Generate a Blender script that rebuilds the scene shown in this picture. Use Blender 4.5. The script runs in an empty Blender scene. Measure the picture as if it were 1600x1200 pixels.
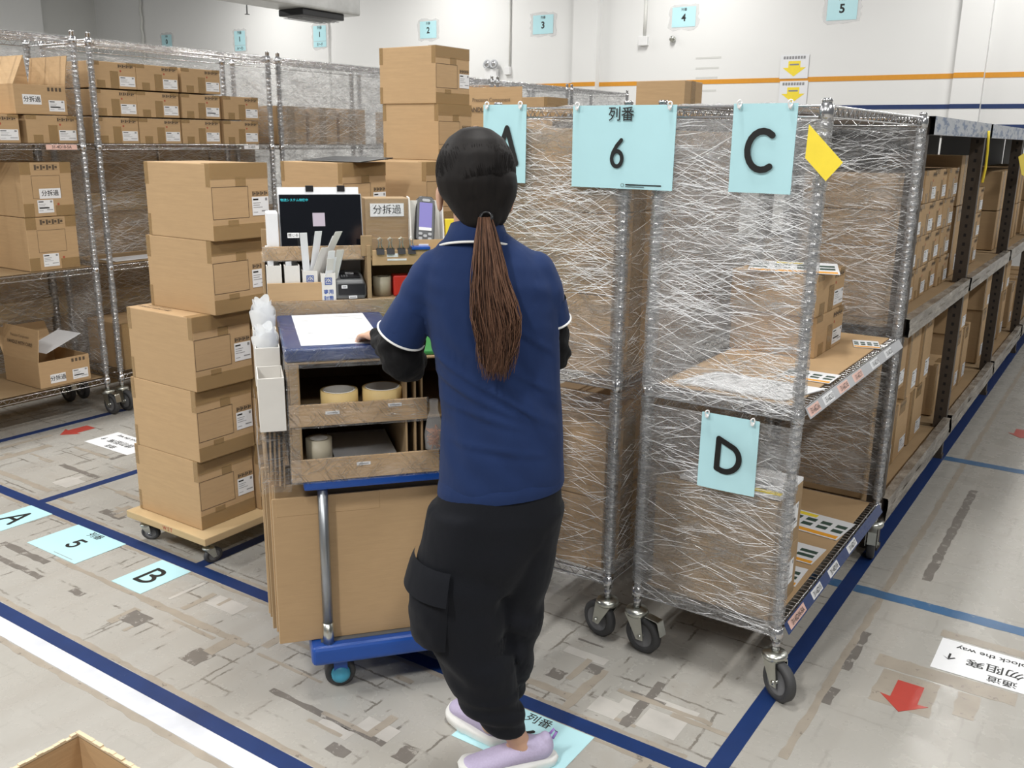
import bpy, bmesh, math, random
from mathutils import Vector, Matrix, noise
random.seed(7)
S = bpy.context.scene
COL = S.collection
PI = math.pi
# ------------------------------------------------------------------ camera, world, light, exposure
FPX, PITCH, ROLL, YAW, HC = 1447.0, 0.2584, 0.01315, 0.5922, 1.6
cp, sp, cr, sr = math.cos(PITCH), math.sin(PITCH), math.cos(ROLL), math.sin(ROLL)
RZ = Matrix.Rotation(YAW, 3, 'Z')
FW = RZ @ Vector((0, cp, -sp)); UP0 = Vector((0, sp, cp)); RT0 = Vector((1, 0, 0))
RT = RZ @ (cr * RT0 + sr * UP0); UP = RZ @ (-sr * RT0 + cr * UP0)
CAMP = Vector((0, 0, HC))
cam = bpy.data.cameras.new('camera'); camo = bpy.data.objects.new('camera', cam); COL.objects.link(camo)
cam.sensor_width = 36.0; cam.sensor_fit = 'HORIZONTAL'; cam.lens = 36.0 * FPX / 1600.0; cam.clip_end = 100; cam.clip_start = 0.05
camo.matrix_world = Matrix(((RT.x, UP.x, -FW.x, 0), (RT.y, UP.y, -FW.y, 0), (RT.z, UP.z, -FW.z, HC), (0, 0, 0, 1)))
S.camera = camo
S.view_settings.view_transform = 'Standard'; S.view_settings.look = 'None'; S.view_settings.gamma = 1.0
S.view_settings.use_curve_mapping = False
S.view_settings.exposure = 0.0
S.cycles.max_bounces = 8; S.cycles.transparent_max_bounces = 24; S.cycles.diffuse_bounces = 3; S.cycles.glossy_bounces = 3
S.cycles.sample_clamp_indirect = 4.0; S.cycles.caustics_reflective = False; S.cycles.caustics_refractive = False
world = bpy.data.worlds.new('world'); S.world = world; world.use_nodes = True
world.node_tree.nodes['Background'].inputs[0].default_value = (0.96, 0.98, 1.0, 1)
world.node_tree.nodes['Background'].inputs[1].default_value = 0.17
for lx in (-13.0, -9.0, -5.2, -1.3, 2.0):
    for ly in (-1.6, 2.2, 6.4, 10.4):
        ld = bpy.data.lights.new('ceiling_tube', 'AREA'); ld.shape = 'RECTANGLE'; ld.size = 0.22; ld.size_y = 1.25
        ld.energy = {-1.6: 165, 2.2: 86, 6.4: 68, 10.4: 66}[ly] * (0.8 if lx > 0 else 1.0); ld.color = (1.0, 0.985, 0.95)
        lo = bpy.data.objects.new('ceiling_tube', ld); lo.location = (lx, ly, 4.4); COL.objects.link(lo)

def ray(x, y): return (FW * FPX + RT * (x - 800) - UP * (y - 600)).normalized()
def onz(x, y, z=0.0): d = ray(x, y); return CAMP + d * ((z - HC) / d.z)
def onx(x, y, X): d = ray(x, y); return CAMP + d * (X / d.x)
def ony(x, y, Y): d = ray(x, y); return CAMP + d * (Y / d.y)

# ------------------------------------------------------------------ materials
def nt(name):
    m = bpy.data.materials.new(name); m.use_nodes = True
    t = m.node_tree; return m, t, t.nodes, t.links, t.nodes['Principled BSDF']
def setp(b, base=None, rough=None, metal=None, spec=None, **k):
    if base is not None: b.inputs['Base Color'].default_value = (*base, 1)
    if rough is not None: b.inputs['Roughness'].default_value = rough
    if metal is not None: b.inputs['Metallic'].default_value = metal
    if spec is not None: b.inputs['Specular IOR Level'].default_value = spec
def node(n, t, **kw):
    x = n.new(t)
    for k, v in kw.items(): setattr(x, k, v)
    return x
def noise_tex(n, l, scale, vec=None, detail=3, rough=0.5, out='Fac'):
    x = n.new('ShaderNodeTexNoise'); x.inputs['Scale'].default_value = scale; x.inputs['Detail'].default_value = detail
    x.inputs['Roughness'].default_value = rough
    if vec is not None: l.new(vec, x.inputs['Vector'])
    return x.outputs[out]
def mapping(n, l, vec, scale=(1, 1, 1), rot=(0, 0, 0), loc=(0, 0, 0)):
    x = n.new('ShaderNodeMapping'); x.inputs['Scale'].default_value = scale; x.inputs['Rotation'].default_value = rot; x.inputs['Location'].default_value = loc
    l.new(vec, x.inputs['Vector']); return x.outputs[0]
def ramp(n, l, fac, p0, c0, p1, c1):
    x = n.new('ShaderNodeValToRGB'); e = x.color_ramp.elements
    e[0].position = p0; e[1].position = p1
    e[0].color = (*c0, 1) if not isinstance(c0, (int, float)) else (c0, c0, c0, 1)
    e[1].color = (*c1, 1) if not isinstance(c1, (int, float)) else (c1, c1, c1, 1)
    l.new(fac, x.inputs[0]); return x.outputs[0]
def mth(n, l, op, a, b=None, clamp=False):
    x = n.new('ShaderNodeMath'); x.operation = op; x.use_clamp = clamp
    for i, v in enumerate((a, b)):
        if v is None: continue
        if isinstance(v, (int, float)): x.inputs[i].default_value = v
        else: l.new(v, x.inputs[i])
    return x.outputs[0]
def mixc(n, l, fac, a, b, mode='MIX'):
    x = n.new('ShaderNodeMix'); x.data_type = 'RGBA'; x.blend_type = mode
    for i, v in ((0, fac), (6, a), (7, b)):
        if isinstance(v, (int, float)): x.inputs[i].default_value = v
        elif isinstance(v, tuple): x.inputs[i].default_value = (*v, 1)
        else: l.new(v, x.inputs[i])
    return x.outputs[2]
def bump(n, l, b, h, strength=0.3, dist=0.01):
    x = n.new('ShaderNodeBump'); x.inputs['Strength'].default_value = strength; x.inputs['Distance'].default_value = dist
    l.new(h, x.inputs['Height']); l.new(x.outputs[0], b.inputs['Normal']); return x.outputs[0]
def plain(name, c, rough=0.6, metal=0.0, spec=0.5, var=0.08, scale=30, bmp=0.0):
    m, t, n, l, b = nt(name); setp(b, c, rough, metal, spec)
    tc = n.new('ShaderNodeTexCoord').outputs['Object']
    f = noise_tex(n, l, scale, tc, 4)
    l.new(mixc(n, l, f, tuple(max(0, v * (1 - var)) for v in c), tuple(min(1, v * (1 + var)) for v in c)), b.inputs['Base Color'])
    if bmp: bump(n, l, b, f, bmp, 0.004)
    return m
def cardboard(name, c, var=0.13):
    m, t, n, l, b = nt(name); setp(b, c, 0.72, 0, 0.25)
    tc = n.new('ShaderNodeTexCoord').outputs['Object']
    oi = n.new('ShaderNodeObjectInfo').outputs['Random']
    f = noise_tex(n, l, 1.0, mapping(n, l, tc, (12, 12, 90)), 4, 0.6)
    g = noise_tex(n, l, 5.0, tc, 3)
    a = mixc(n, l, f, tuple(v * (1 - var) for v in c), tuple(min(1, v * (1 + var)) for v in c))
    a = mixc(n, l, mth(n, l, 'MULTIPLY', ramp(n, l, g, 0.35, 0.0, 0.7, 1.0), 0.35), a, tuple(v * 0.86 for v in c))
    a = mixc(n, l, mth(n, l, 'MULTIPLY', oi, 0.3), a, tuple(v * 0.8 for v in c))
    l.new(a, b.inputs['Base Color'])
    fl = noise_tex(n, l, 1.0, mapping(n, l, tc, (3, 3, 260)), 1)
    bump(n, l, b, fl, 0.12, 0.002)
    return m
def translucent(name, c, rough, alpha):
    m, t, n, l, b = nt(name); setp(b, c, rough, 0, 0.6)
    out = n['Material Output']; tr = n.new('ShaderNodeBsdfTransparent'); mx = n.new('ShaderNodeMixShader')
    mx.inputs[0].default_value = alpha
    l.new(tr.outputs[0], mx.inputs[1]); l.new(b.outputs[0], mx.inputs[2]); l.new(mx.outputs[0], out.inputs[0])
    tc = n.new('ShaderNodeTexCoord').outputs['Object']
    bump(n, l, b, noise_tex(n, l, 60, tc, 3), 0.35, 0.004)
    return m
def film(name, base=0.13, amount=0.8, dens=1.0, tint=(0.92, 0.93, 0.95), angs=(0.0, 0.12, -0.5, 0.6, -0.25)):
    m, t, n, l, b = nt(name); setp(b, tint, 0.16, 0, 0.9)
    tc = n.new('ShaderNodeTexCoord').outputs['Object']
    sx = n.new('ShaderNodeSeparateXYZ'); l.new(tc, sx.inputs[0])
    u = mth(n, l, 'ADD', sx.outputs[0], sx.outputs[1])
    cx = n.new('ShaderNodeCombineXYZ'); l.new(u, cx.inputs[0]); l.new(sx.outputs[2], cx.inputs[1])
    dist = noise_tex(n, l, 3.5, cx.outputs[0], 3, 0.55, 'Color')
    vec = mixc(n, l, 0.06, cx.outputs[0], dist, 'ADD')
    tot = None
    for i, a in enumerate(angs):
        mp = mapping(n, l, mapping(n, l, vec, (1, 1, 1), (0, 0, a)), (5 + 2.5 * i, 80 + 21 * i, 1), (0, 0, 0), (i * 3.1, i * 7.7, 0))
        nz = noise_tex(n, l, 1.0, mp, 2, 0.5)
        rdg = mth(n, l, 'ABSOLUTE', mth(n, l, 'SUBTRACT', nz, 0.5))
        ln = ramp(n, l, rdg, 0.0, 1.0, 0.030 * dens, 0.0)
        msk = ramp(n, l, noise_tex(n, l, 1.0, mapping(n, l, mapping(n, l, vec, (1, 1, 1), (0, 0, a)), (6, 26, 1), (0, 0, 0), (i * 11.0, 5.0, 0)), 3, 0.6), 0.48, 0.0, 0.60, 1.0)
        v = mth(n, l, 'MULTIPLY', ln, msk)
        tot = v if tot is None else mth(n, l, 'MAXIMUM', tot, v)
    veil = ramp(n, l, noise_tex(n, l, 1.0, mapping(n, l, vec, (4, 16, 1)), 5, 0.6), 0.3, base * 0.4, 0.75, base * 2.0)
    fac = mth(n, l, 'ADD', mth(n, l, 'MULTIPLY', tot, amount), veil, True)  # creases whitened, with the wrinkle highlights mixed into the film colour
    out = n['Material Output']; tr = n.new('ShaderNodeBsdfTransparent'); tr.inputs[0].default_value = (0.97, 0.97, 0.97, 1)
    tl = n.new('ShaderNodeBsdfTranslucent'); tl.inputs[0].default_value = (*tint, 1)
    body = n.new('ShaderNodeMixShader'); body.inputs[0].default_value = 0.35; l.new(b.outputs[0], body.inputs[1]); l.new(tl.outputs[0], body.inputs[2])
    mx = n.new('ShaderNodeMixShader')
    l.new(fac, mx.inputs[0]); l.new(tr.outputs[0], mx.inputs[1]); l.new(body.outputs[0], mx.inputs[2]); l.new(mx.outputs[0], out.inputs[0])
    hh = noise_tex(n, l, 1.0, mapping(n, l, vec, (9, 60, 1), (0, 0, 0.2)), 3, 0.6)
    bump(n, l, b, mth(n, l, 'ADD', hh, mth(n, l, 'MULTIPLY', tot, 1.0)), 1.0, 0.03)
    return m

M = {}
M['card'] = cardboard('cardboard', (0.51, 0.345, 0.19))
M['card_dark'] = cardboard('cardboard_worn', (0.36, 0.25, 0.14))
M['card_in'] = cardboard('cardboard_inside', (0.40, 0.275, 0.15))
M['flute'] = plain('cut_cardboard_edge', (0.62, 0.5, 0.34), 0.8)
M['kraft'] = plain('kraft_paper', (0.60, 0.40, 0.2), 0.65)
M['tape'] = translucent('clear_brown_tape', (0.43, 0.29, 0.135), 0.16, 0.34)
M['ink'] = plain('black_ink', (0.010, 0.010, 0.010), 0.5)
M['inkbrown'] = plain('printed_ink_on_cardboard', (0.10, 0.07, 0.045), 0.7)
M['inkgrey'] = plain('grey_print', (0.28, 0.28, 0.29), 0.7)
M['redink'] = plain('red_stamp_ink', (0.42, 0.09, 0.05), 0.7)
M['paper'] = plain('white_paper', (0.82, 0.83, 0.85), 0.5, var=0.03)
M['paper2'] = plain('off_white_card', (0.72, 0.70, 0.66), 0.6, var=0.04)
M['pink'] = plain('pink_label_paper', (0.80, 0.52, 0.45), 0.5)
M['cyan'] = plain('light_blue_laminated_paper', (0.50, 0.79, 0.85), 0.22, var=0.04, scale=8)
M['yellow'] = plain('yellow_paper', (0.95, 0.73, 0.05), 0.6)
M['orange'] = plain('orange_print', (0.85, 0.38, 0.03), 0.5)
M['green'] = plain('green_cutting_mat', (0.05, 0.24, 0.07), 0.3)
M['dgreen'] = plain('dark_photo_print', (0.04, 0.08, 0.06), 0.5)
M['black'] = plain('black_plastic', (0.012, 0.012, 0.014), 0.35)
M['screen'] = plain('black_glass_screen', (0.004, 0.005, 0.008), 0.08)
M['grey'] = plain('grey_plastic', (0.12, 0.125, 0.13), 0.4)
M['lgrey'] = plain('light_grey_plastic', (0.45, 0.46, 0.48), 0.4)
M['red'] = plain('red_plastic', (0.55, 0.03, 0.02), 0.4)
M['redtape'] = plain('red_floor_paper', (0.46, 0.065, 0.05), 0.28)
M['rubber'] = plain('grey_rubber', (0.05, 0.05, 0.052), 0.6)
M['hubgrey'] = plain('caster_hub_plastic', (0.16, 0.16, 0.165), 0.5)
M['chrome'] = plain('chrome_wire', (0.62, 0.62, 0.63), 0.22, 1.0, var=0.1)
M['zinc'] = plain('zinc_plated_steel', (0.60, 0.61, 0.56), 0.3, 1.0, var=0.12)
M['steelpole'] = plain('galvanised_pole', (0.36, 0.38, 0.40), 0.38, 0.9, var=0.2, scale=12)
M['bluep'] = plain('blue_plastic', (0.012, 0.075, 0.36), 0.32, var=0.12, scale=10)
M['bluefolder'] = plain('dark_blue_board', (0.008, 0.035, 0.15), 0.2, var=0.1)
M['teal'] = plain('light_blue_hub', (0.06, 0.34, 0.50), 0.4)
M['white'] = plain('white_plastic', (0.8, 0.8, 0.8), 0.4, var=0.03)
M['silver'] = plain('silver_print', (0.6, 0.6, 0.62), 0.4)
M['ply'] = cardboard('plywood', (0.55, 0.40, 0.22))
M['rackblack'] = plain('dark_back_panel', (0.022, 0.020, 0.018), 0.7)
M['rackdark'] = plain('dark_brown_steel', (0.065, 0.050, 0.038), 0.5, 0.2, var=0.3)
M['hole'] = plain('punched_slot', (0.012, 0.01, 0.01), 0.9)
M['duct'] = plain('silver_foil_duct', (0.5, 0.5, 0.49), 0.35, 0.6, var=0.25, scale=9, bmp=0.5)
M['conduit'] = plain('painted_conduit', (0.66, 0.66, 0.63), 0.5)
M['clay'] = plain('masking_tape', (0.68, 0.50, 0.22), 0.6)
M['rolltape'] = plain('beige_tape_roll', (0.40, 0.36, 0.27), 0.5)
M['amber'] = translucent('amber_rubber_bands_in_bag', (0.42, 0.13, 0.03), 0.3, 0.85)
M['envelope'] = translucent('frosted_plastic_bag', (0.88, 0.90, 0.92), 0.3, 0.8)
M['crease_highlight'] = plain('white_crease_highlight', (0.93, 0.94, 0.96), 0.18, spec=0.9, var=0.02)  # white of the strands stands in for highlights along the wrinkles
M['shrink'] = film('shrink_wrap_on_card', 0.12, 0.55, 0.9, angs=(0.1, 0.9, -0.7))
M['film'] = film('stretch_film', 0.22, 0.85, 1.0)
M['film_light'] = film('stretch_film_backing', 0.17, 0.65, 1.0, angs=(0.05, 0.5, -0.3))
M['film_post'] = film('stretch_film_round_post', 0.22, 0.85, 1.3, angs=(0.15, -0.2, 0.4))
M['skin'] = plain('skin', (0.60, 0.36, 0.25), 0.5, var=0.06)
M['lip'] = plain('lips', (0.42, 0.12, 0.10), 0.4)
M['sclera'] = plain('eye_white', (0.8, 0.8, 0.78), 0.2)
M['scrcolor'] = None
def emis(name, c, s):
    m, t, n, l, b = nt(name); setp(b, tuple(v * 0.15 for v in c), 0.3); b.inputs['Emission Color'].default_value = (*c, 1); b.inputs['Emission Strength'].default_value = s; return m
M['scrlilac'] = emis('lit_lilac_screen', (0.40, 0.36, 0.85), 0.55)
M['scrcyan'] = emis('lit_cyan_text', (0.02, 0.65, 0.75), 0.8)
M['scrwhite'] = emis('lit_white_square', (0.75, 0.65, 0.75), 0.55)

def worn_tape(name, c, under, wear=0.62):
    m, t, n, l, b = nt(name); setp(b, c, 0.35)
    tc = n.new('ShaderNodeTexCoord').outputs['Object']
    f = noise_tex(n, l, 1.0, mapping(n, l, tc, (28, 28, 1), (0, 0, 0.3)), 6, 0.75)
    g = noise_tex(n, l, 14, tc, 3)
    a = mixc(n, l, g, tuple(v * 0.8 for v in c), tuple(v * 1.25 for v in c))
    l.new(mixc(n, l, ramp(n, l, f, wear, 0.0, wear + 0.03, 1.0), a, under), b.inputs['Base Color'])
    return m
M['navytape'] = worn_tape('navy_floor_tape', (0.010, 0.032, 0.125), (0.10, 0.13, 0.2), 0.66)
M['bluetape'] = worn_tape('faded_blue_floor_tape', (0.05, 0.13, 0.26), (0.22, 0.25, 0.28), 0.6)
M['whitetape'] = worn_tape('white_floor_tape', (0.62, 0.64, 0.69), (0.38, 0.36, 0.33), 0.68)
M['residue'] = worn_tape('tape_residue', (0.335, 0.295, 0.245), (0.20, 0.175, 0.15), 0.60)
M['residue_dark'] = worn_tape('dark_tape_residue', (0.17, 0.155, 0.14), (0.36, 0.34, 0.31), 0.56)
M['patch'] = worn_tape('pale_floor_patch', (0.47, 0.45, 0.42), (0.33, 0.3, 0.26), 0.66)
M['orangetape'] = plain('orange_wall_tape', (0.70, 0.30, 0.02), 0.4)

def floor_mat():
    m, t, n, l, b = nt('painted_concrete_floor'); setp(b, (0.4, 0.38, 0.35), 0.3, 0, 0.45)
    tc = n.new('ShaderNodeTexCoord').outputs['Object']
    big = noise_tex(n, l, 0.9, tc, 4, 0.55); fine = noise_tex(n, l, 60, tc, 4, 0.7); med = noise_tex(n, l, 9, tc, 5, 0.6)
    c = mixc(n, l, big, (0.375, 0.36, 0.325), (0.445, 0.432, 0.405))
    c = mixc(n, l, mth(n, l, 'MULTIPLY', fine, 0.25), c, (0.30, 0.285, 0.26))
    # ghost outlines of old tape: distorted brick joints, shown only where a broad mask lets them
    dv = mixc(n, l, 0.03, tc, noise_tex(n, l, 14, tc, 6, 0.8, 'Color'), 'ADD')
    tot = None
    sx = n.new('ShaderNodeSeparateXYZ'); l.new(tc, sx.inputs[0])
    inx = ramp(n, l, mth(n, l, 'ADD', mth(n, l, 'MULTIPLY', sx.outputs[0], -1.0), -0.3), 0.3, 0.25, 0.5, 1.0)
    iny = ramp(n, l, mth(n, l, 'SUBTRACT', sx.outputs[1], 1.0), 0.35, 0.12, 0.6, 1.0)
    zone = mth(n, l, 'MULTIPLY', inx, iny)
    for i, (w, h, rot, lo) in enumerate(((0.53, 0.21, 0.0, 0.49), (0.41, 0.13, PI / 2, 0.51), (0.22, 0.33, 0.0, 0.53))):
        bk = n.new('ShaderNodeTexBrick'); bk.inputs['Scale'].default_value = 1.0
        bk.inputs['Mortar Size'].default_value = 0.004; bk.inputs['Mortar Smooth'].default_value = 0.1
        bk.inputs['Brick Width'].default_value = w; bk.inputs['Row Height'].default_value = h
        l.new(mapping(n, l, dv, (1, 1, 1), (0, 0, rot), (0.13 * i, 0.07 * i, 0)), bk.inputs['Vector'])
        mk = ramp(n, l, noise_tex(n, l, 3.2 + i, mapping(n, l, tc, (1, 1, 1), (0, 0, 0), (3 * i, 7 * i, 0)), 4, 0.7), lo, 0.0, lo + 0.07, 1.0)
        v = mth(n, l, 'MULTIPLY', bk.outputs['Fac'], mk)
        tot = v if tot is None else mth(n, l, 'MAXIMUM', tot, v)
    tot = mth(n, l, 'MULTIPLY', tot, zone)
    c = mixc(n, l, mth(n, l, 'MULTIPLY', tot, 0.88), c, (0.16, 0.145, 0.125))
    # chips and scuffs
    ch = noise_tex(n, l, 1.0, mapping(n, l, tc, (22, 60, 1), (0, 0, 0.05)), 5, 0.7)
    area = mth(n, l, 'MULTIPLY', ramp(n, l, noise_tex(n, l, 1.7, tc, 3, 0.6), 0.46, 0.0, 0.6, 1.0), zone)
    c = mixc(n, l, mth(n, l, 'MULTIPLY', ramp(n, l, ch, 0.665, 0.0, 0.69, 1.0), area), c, (0.12, 0.11, 0.10))
    c = mixc(n, l, mth(n, l, 'MULTIPLY', ramp(n, l, med, 0.52, 0.0, 0.66, 1.0), mth(n, l, 'MULTIPLY', area, 0.5)), c, (0.34, 0.31, 0.27))
    # tyre tracks running up the aisle
    tr = noise_tex(n, l, 1.0, mapping(n, l, tc, (7, 0.25, 1)), 3, 0.5)
    c = mixc(n, l, mth(n, l, 'MULTIPLY', ramp(n, l, tr, 0.5, 0.0, 0.75, 1.0), 0.35), c, (0.30, 0.27, 0.235))
    l.new(c, b.inputs['Base Color'])
    l.new(ramp(n, l, med, 0.3, 0.17, 0.7, 0.36), b.inputs['Roughness'])
    bump(n, l, b, mth(n, l, 'ADD', med, mth(n, l, 'MULTIPLY', tot, -0.8)), 0.12, 0.004)
    return m
M['floor'] = floor_mat()
M['wall'] = plain('white_painted_wall', (0.80, 0.80, 0.79), 0.55, var=0.02, scale=2, bmp=0.05)
M['wallgrey'] = plain('grey_painted_wall', (0.64, 0.64, 0.62), 0.55, var=0.02, scale=2)
def paintbeam():
    m, t, n, l, b = nt('chipped_blue_paint_under_film'); setp(b, (0.1, 0.2, 0.4), 0.3)
    tc = n.new('ShaderNodeTexCoord').outputs['Object']
    f = noise_tex(n, l, 1.0, mapping(n, l, tc, (6, 9, 30)), 5, 0.7)
    l.new(ramp(n, l, f, 0.5, (0.42, 0.46, 0.52), 0.56, (0.05, 0.12, 0.27)), b.inputs['Base Color'])
    bump(n, l, b, f, 0.5, 0.01); return m
M['beamblue'] = paintbeam()
def filmbeam():
    m, t, n, l, b = nt('beam_wrapped_in_cloudy_film'); setp(b, (0.3, 0.27, 0.23), 0.22, 0, 0.7)
    tc = n.new('ShaderNodeTexCoord').outputs['Object']
    f = noise_tex(n, l, 1.0, mapping(n, l, tc, (10, 5, 26)), 6, 0.7)
    l.new(ramp(n, l, f, 0.40, (0.15, 0.125, 0.10), 0.70, (0.46, 0.42, 0.36)), b.inputs['Base Color'])
    bump(n, l, b, f, 0.8, 0.02); return m
M['beamfilm'] = filmbeam()

# ------------------------------------------------------------------ mesh helpers
class MB:
    def __init__(s): s.v = []; s.f = []; s.m = []; s.sm = []
    def add(s, vs, fs, mi=0, smooth=False):
        o = len(s.v); s.v += [tuple(v) for v in vs]
        for f in fs: s.f.append(tuple(i + o for i in f)); s.m.append(mi); s.sm.append(smooth)
        return s
    def box(s, x0, y0, z0, x1, y1, z1, mi=0):
        return s.add([(x0, y0, z0), (x1, y0, z0), (x1, y1, z0), (x0, y1, z0), (x0, y0, z1), (x1, y0, z1), (x1, y1, z1), (x0, y1, z1)],
                     [(0, 3, 2, 1), (4, 5, 6, 7), (0, 1, 5, 4), (1, 2, 6, 5), (2, 3, 7, 6), (3, 0, 4, 7)], mi)
    def slab(s, p, a, b, t, mi=0):   # parallelogram p, p+a, p+a+b, p+b thickened along its normal by t
        p, a, b = Vector(p), Vector(a), Vector(b); nrm = a.cross(b).normalized() * t
        q = [p, p + a, p + a + b, p + b]
        return s.add(q + [x + nrm for x in q], [(0, 3, 2, 1), (4, 5, 6, 7), (0, 1, 5, 4), (1, 2, 6, 5), (2, 3, 7, 6), (3, 0, 4, 7)], mi)
    def quad(s, a, b, c, d, mi=0): return s.add([a, b, c, d], [(0, 1, 2, 3)], mi)
    def prism(s, poly, h, fr=None, mi=0):  # poly in local XY extruded along local Z
        fr = fr or Matrix.Identity(4); k = len(poly)
        vs = [fr @ Vector((x, y, 0)) for x, y in poly] + [fr @ Vector((x, y, h)) for x, y in poly]
        fs = [tuple(reversed(range(k))), tuple(range(k, 2 * k))] + [(i, (i + 1) % k, k + (i + 1) % k, k + i) for i in range(k)]
        return s.add(vs, fs, mi)
    def tube(s, pts, r, n=8, mi=0, smooth=True, cap=True):
        pts = [Vector(p) for p in pts]; rs = r if isinstance(r, (list, tuple)) else [r] * len(pts)
        vs = []; ref = None
        for i, p in enumerate(pts):
            d = (pts[min(i + 1, len(pts) - 1)] - pts[max(i - 1, 0)]).normalized()
            if ref is None: ref = Vector((0, 0, 1)) if abs(d.z) < 0.9 else Vector((1, 0, 0))
            a = d.cross(ref).normalized(); b2 = a.cross(d).normalized(); ref = b2
            for k in range(n):
                t = 2 * PI * k / n; vs.append(p + (a * math.cos(t) + b2 * math.sin(t)) * rs[i])
        fs = []
        for i in range(len(pts) - 1):
            for k in range(n):
                fs.append((i * n + k, i * n + (k + 1) % n, (i + 1) * n + (k + 1) % n, (i + 1) * n + k))
        if cap: fs.append(tuple(reversed(range(n)))); fs.append(tuple(range((len(pts) - 1) * n, len(pts) * n)))
        return s.add(vs, fs, mi, smooth)
    def lathe(s, prof, n=20, fr=None, mi=0, closed=False):
        fr = fr or Matrix.Identity(4); vs = []; m = len(prof)
        for (r, z) in prof:
            for k in range(n):
                t = 2 * PI * k / n; vs.append(fr @ Vector((r * math.cos(t), r * math.sin(t), z)))
        fs = []
        for i in range(m - 1 + (1 if closed else 0)):
            j = (i + 1) % m
            for k in range(n): fs.append((i * n + k, i * n + (k + 1) % n, j * n + (k + 1) % n, j * n + k))
        if not closed: fs.append(tuple(reversed(range(n)))); fs.append(tuple(range((m - 1) * n, m * n)))
        return s.add(vs, fs, mi, True)
    def loft(s, rings, mi=0, smooth=True, cap=True):
        n = len(rings[0]); vs = [p for r in rings for p in r]; fs = []
        for i in range(len(rings) - 1):
            for k in range(n): fs.append((i * n + k, i * n + (k + 1) % n, (i + 1) * n + (k + 1) % n, (i + 1) * n + k))
        if cap: fs.append(tuple(reversed(range(n)))); fs.append(tuple(range((len(rings) - 1) * n, len(rings) * n)))
        return s.add(vs, fs, mi, smooth)
    def grid(s, fn, nu, nv, mi=0, smooth=True):
        vs = [fn(i / nu, j / nv) for j in range(nv + 1) for i in range(nu + 1)]
        fs = [(j * (nu + 1) + i, j * (nu + 1) + i + 1, (j + 1) * (nu + 1) + i + 1, (j + 1) * (nu + 1) + i) for j in range(nv) for i in range(nu)]
        return s.add(vs, fs, mi, smooth)
    def hull(s, A, ra, B, rb, mi=0):   # tapered capsule / stretched ball, radii may be triples
        bm = bmesh.new(); pts = []
        for C_, r in ((A, ra), (B, rb)):
            r = r if isinstance(r, (tuple, list)) else (r, r, r)
            for i in range(9):
                ph = PI * i / 8
                for k in range(16):
                    t = 2 * PI * k / 16
                    pts.append((C_[0] + r[0] * math.sin(ph) * math.cos(t), C_[1] + r[1] * math.sin(ph) * math.sin(t), C_[2] + r[2] * math.cos(ph)))
        for p in pts: bm.verts.new(p)
        bmesh.ops.remove_doubles(bm, verts=bm.verts, dist=1e-5)
        bmesh.ops.convex_hull(bm, input=bm.verts)
        bmesh.ops.delete(bm, geom=[v for v in bm.verts if not v.link_faces], context='VERTS')
        bm.verts.index_update()
        s.add([v.co[:] for v in bm.verts], [[v.index for v in f.verts] for f in bm.faces], mi, True); bm.free(); return s
    def mesh(s, name, mats, bevel=0.0, segs=2, weld=False):
        me = bpy.data.meshes.new(name); me.from_pydata(s.v, [], s.f)
        for m in (mats if isinstance(mats, (list, tuple)) else [mats]): me.materials.append(m)
        me.polygons.foreach_set('material_index', s.m); me.polygons.foreach_set('use_smooth', s.sm)
        if bevel or weld:
            bm = bmesh.new(); bm.from_mesh(me)
            bmesh.ops.recalc_face_normals(bm, faces=bm.faces)
            if bevel:
                es = [e for e in bm.edges if len(e.link_faces) == 2 and e.calc_face_angle(0) > 0.5]
                bmesh.ops.bevel(bm, geom=es, offset=bevel, segments=segs, profile=0.6, affect='EDGES', clamp_overlap=True)
            bm.to_mesh(me); bm.free()
        me.update(); return me
    def build(s, name, mats, parent=None, bevel=0.0, segs=2, loc=None, rz=0, weld=False):
        return link(name, s.mesh(name, mats, bevel, segs, weld), parent, loc, rz)
def link(name, me, parent=None, loc=None, rz=0):
    o = bpy.data.objects.new(name, me); COL.objects.link(o); o.parent = parent
    if loc is not None: o.location = loc
    if rz: o.rotation_euler = (0, 0, rz)
    return o
def tag(o, label, cat, group=None):
    o['label'] = label; o['category'] = cat
    if group: o['group'] = group
    return o
def thing(name, label, cat, loc=(0, 0, 0), rz=0, group=None):
    o = link(name, None, None, loc, rz); return tag(o, label, cat, group)
def struct(o): o['kind'] = 'structure'; return o
def copy_tree(o, parent=None):
    c = o.copy(); COL.objects.link(c); c.parent = parent
    for ch in o.children: copy_tree(ch, c)
    return c
def frame(o, x, y):
    x, y = Vector(x).normalized(), Vector(y).normalized(); z = x.cross(y)
    return Matrix(((x.x, y.x, z.x, o[0]), (x.y, y.y, z.y, o[1]), (x.z, y.z, z.z, o[2]), (0, 0, 0, 1)))
_tc = {}
def text(s, size, mat, parent, M4, bold=0.0, name='lettering', sx=1.0):
    if any(ord(ch) > 0x2fff for ch in s): bold = min(bold, 0.009)
    key = (s, bold)
    if key not in _tc:
        cu = bpy.data.curves.new('lettering', 'FONT'); cu.body = s; cu.align_x = 'CENTER'; cu.align_y = 'CENTER'; cu.offset = bold; cu.resolution_u = 3
        to = bpy.data.objects.new('lettering', cu); COL.objects.link(to)
        bpy.context.view_layer.update()
        me = bpy.data.meshes.new_from_object(to.evaluated_get(bpy.context.evaluated_depsgraph_get()))
        bpy.data.objects.remove(to); _tc[key] = me
    me = _tc[key].copy(); me.materials.clear(); me.materials.append(mat)
    me.transform(M4 @ Matrix.Diagonal((size * sx, size, 1, 1)))
    return link(name, me, parent)
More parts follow.
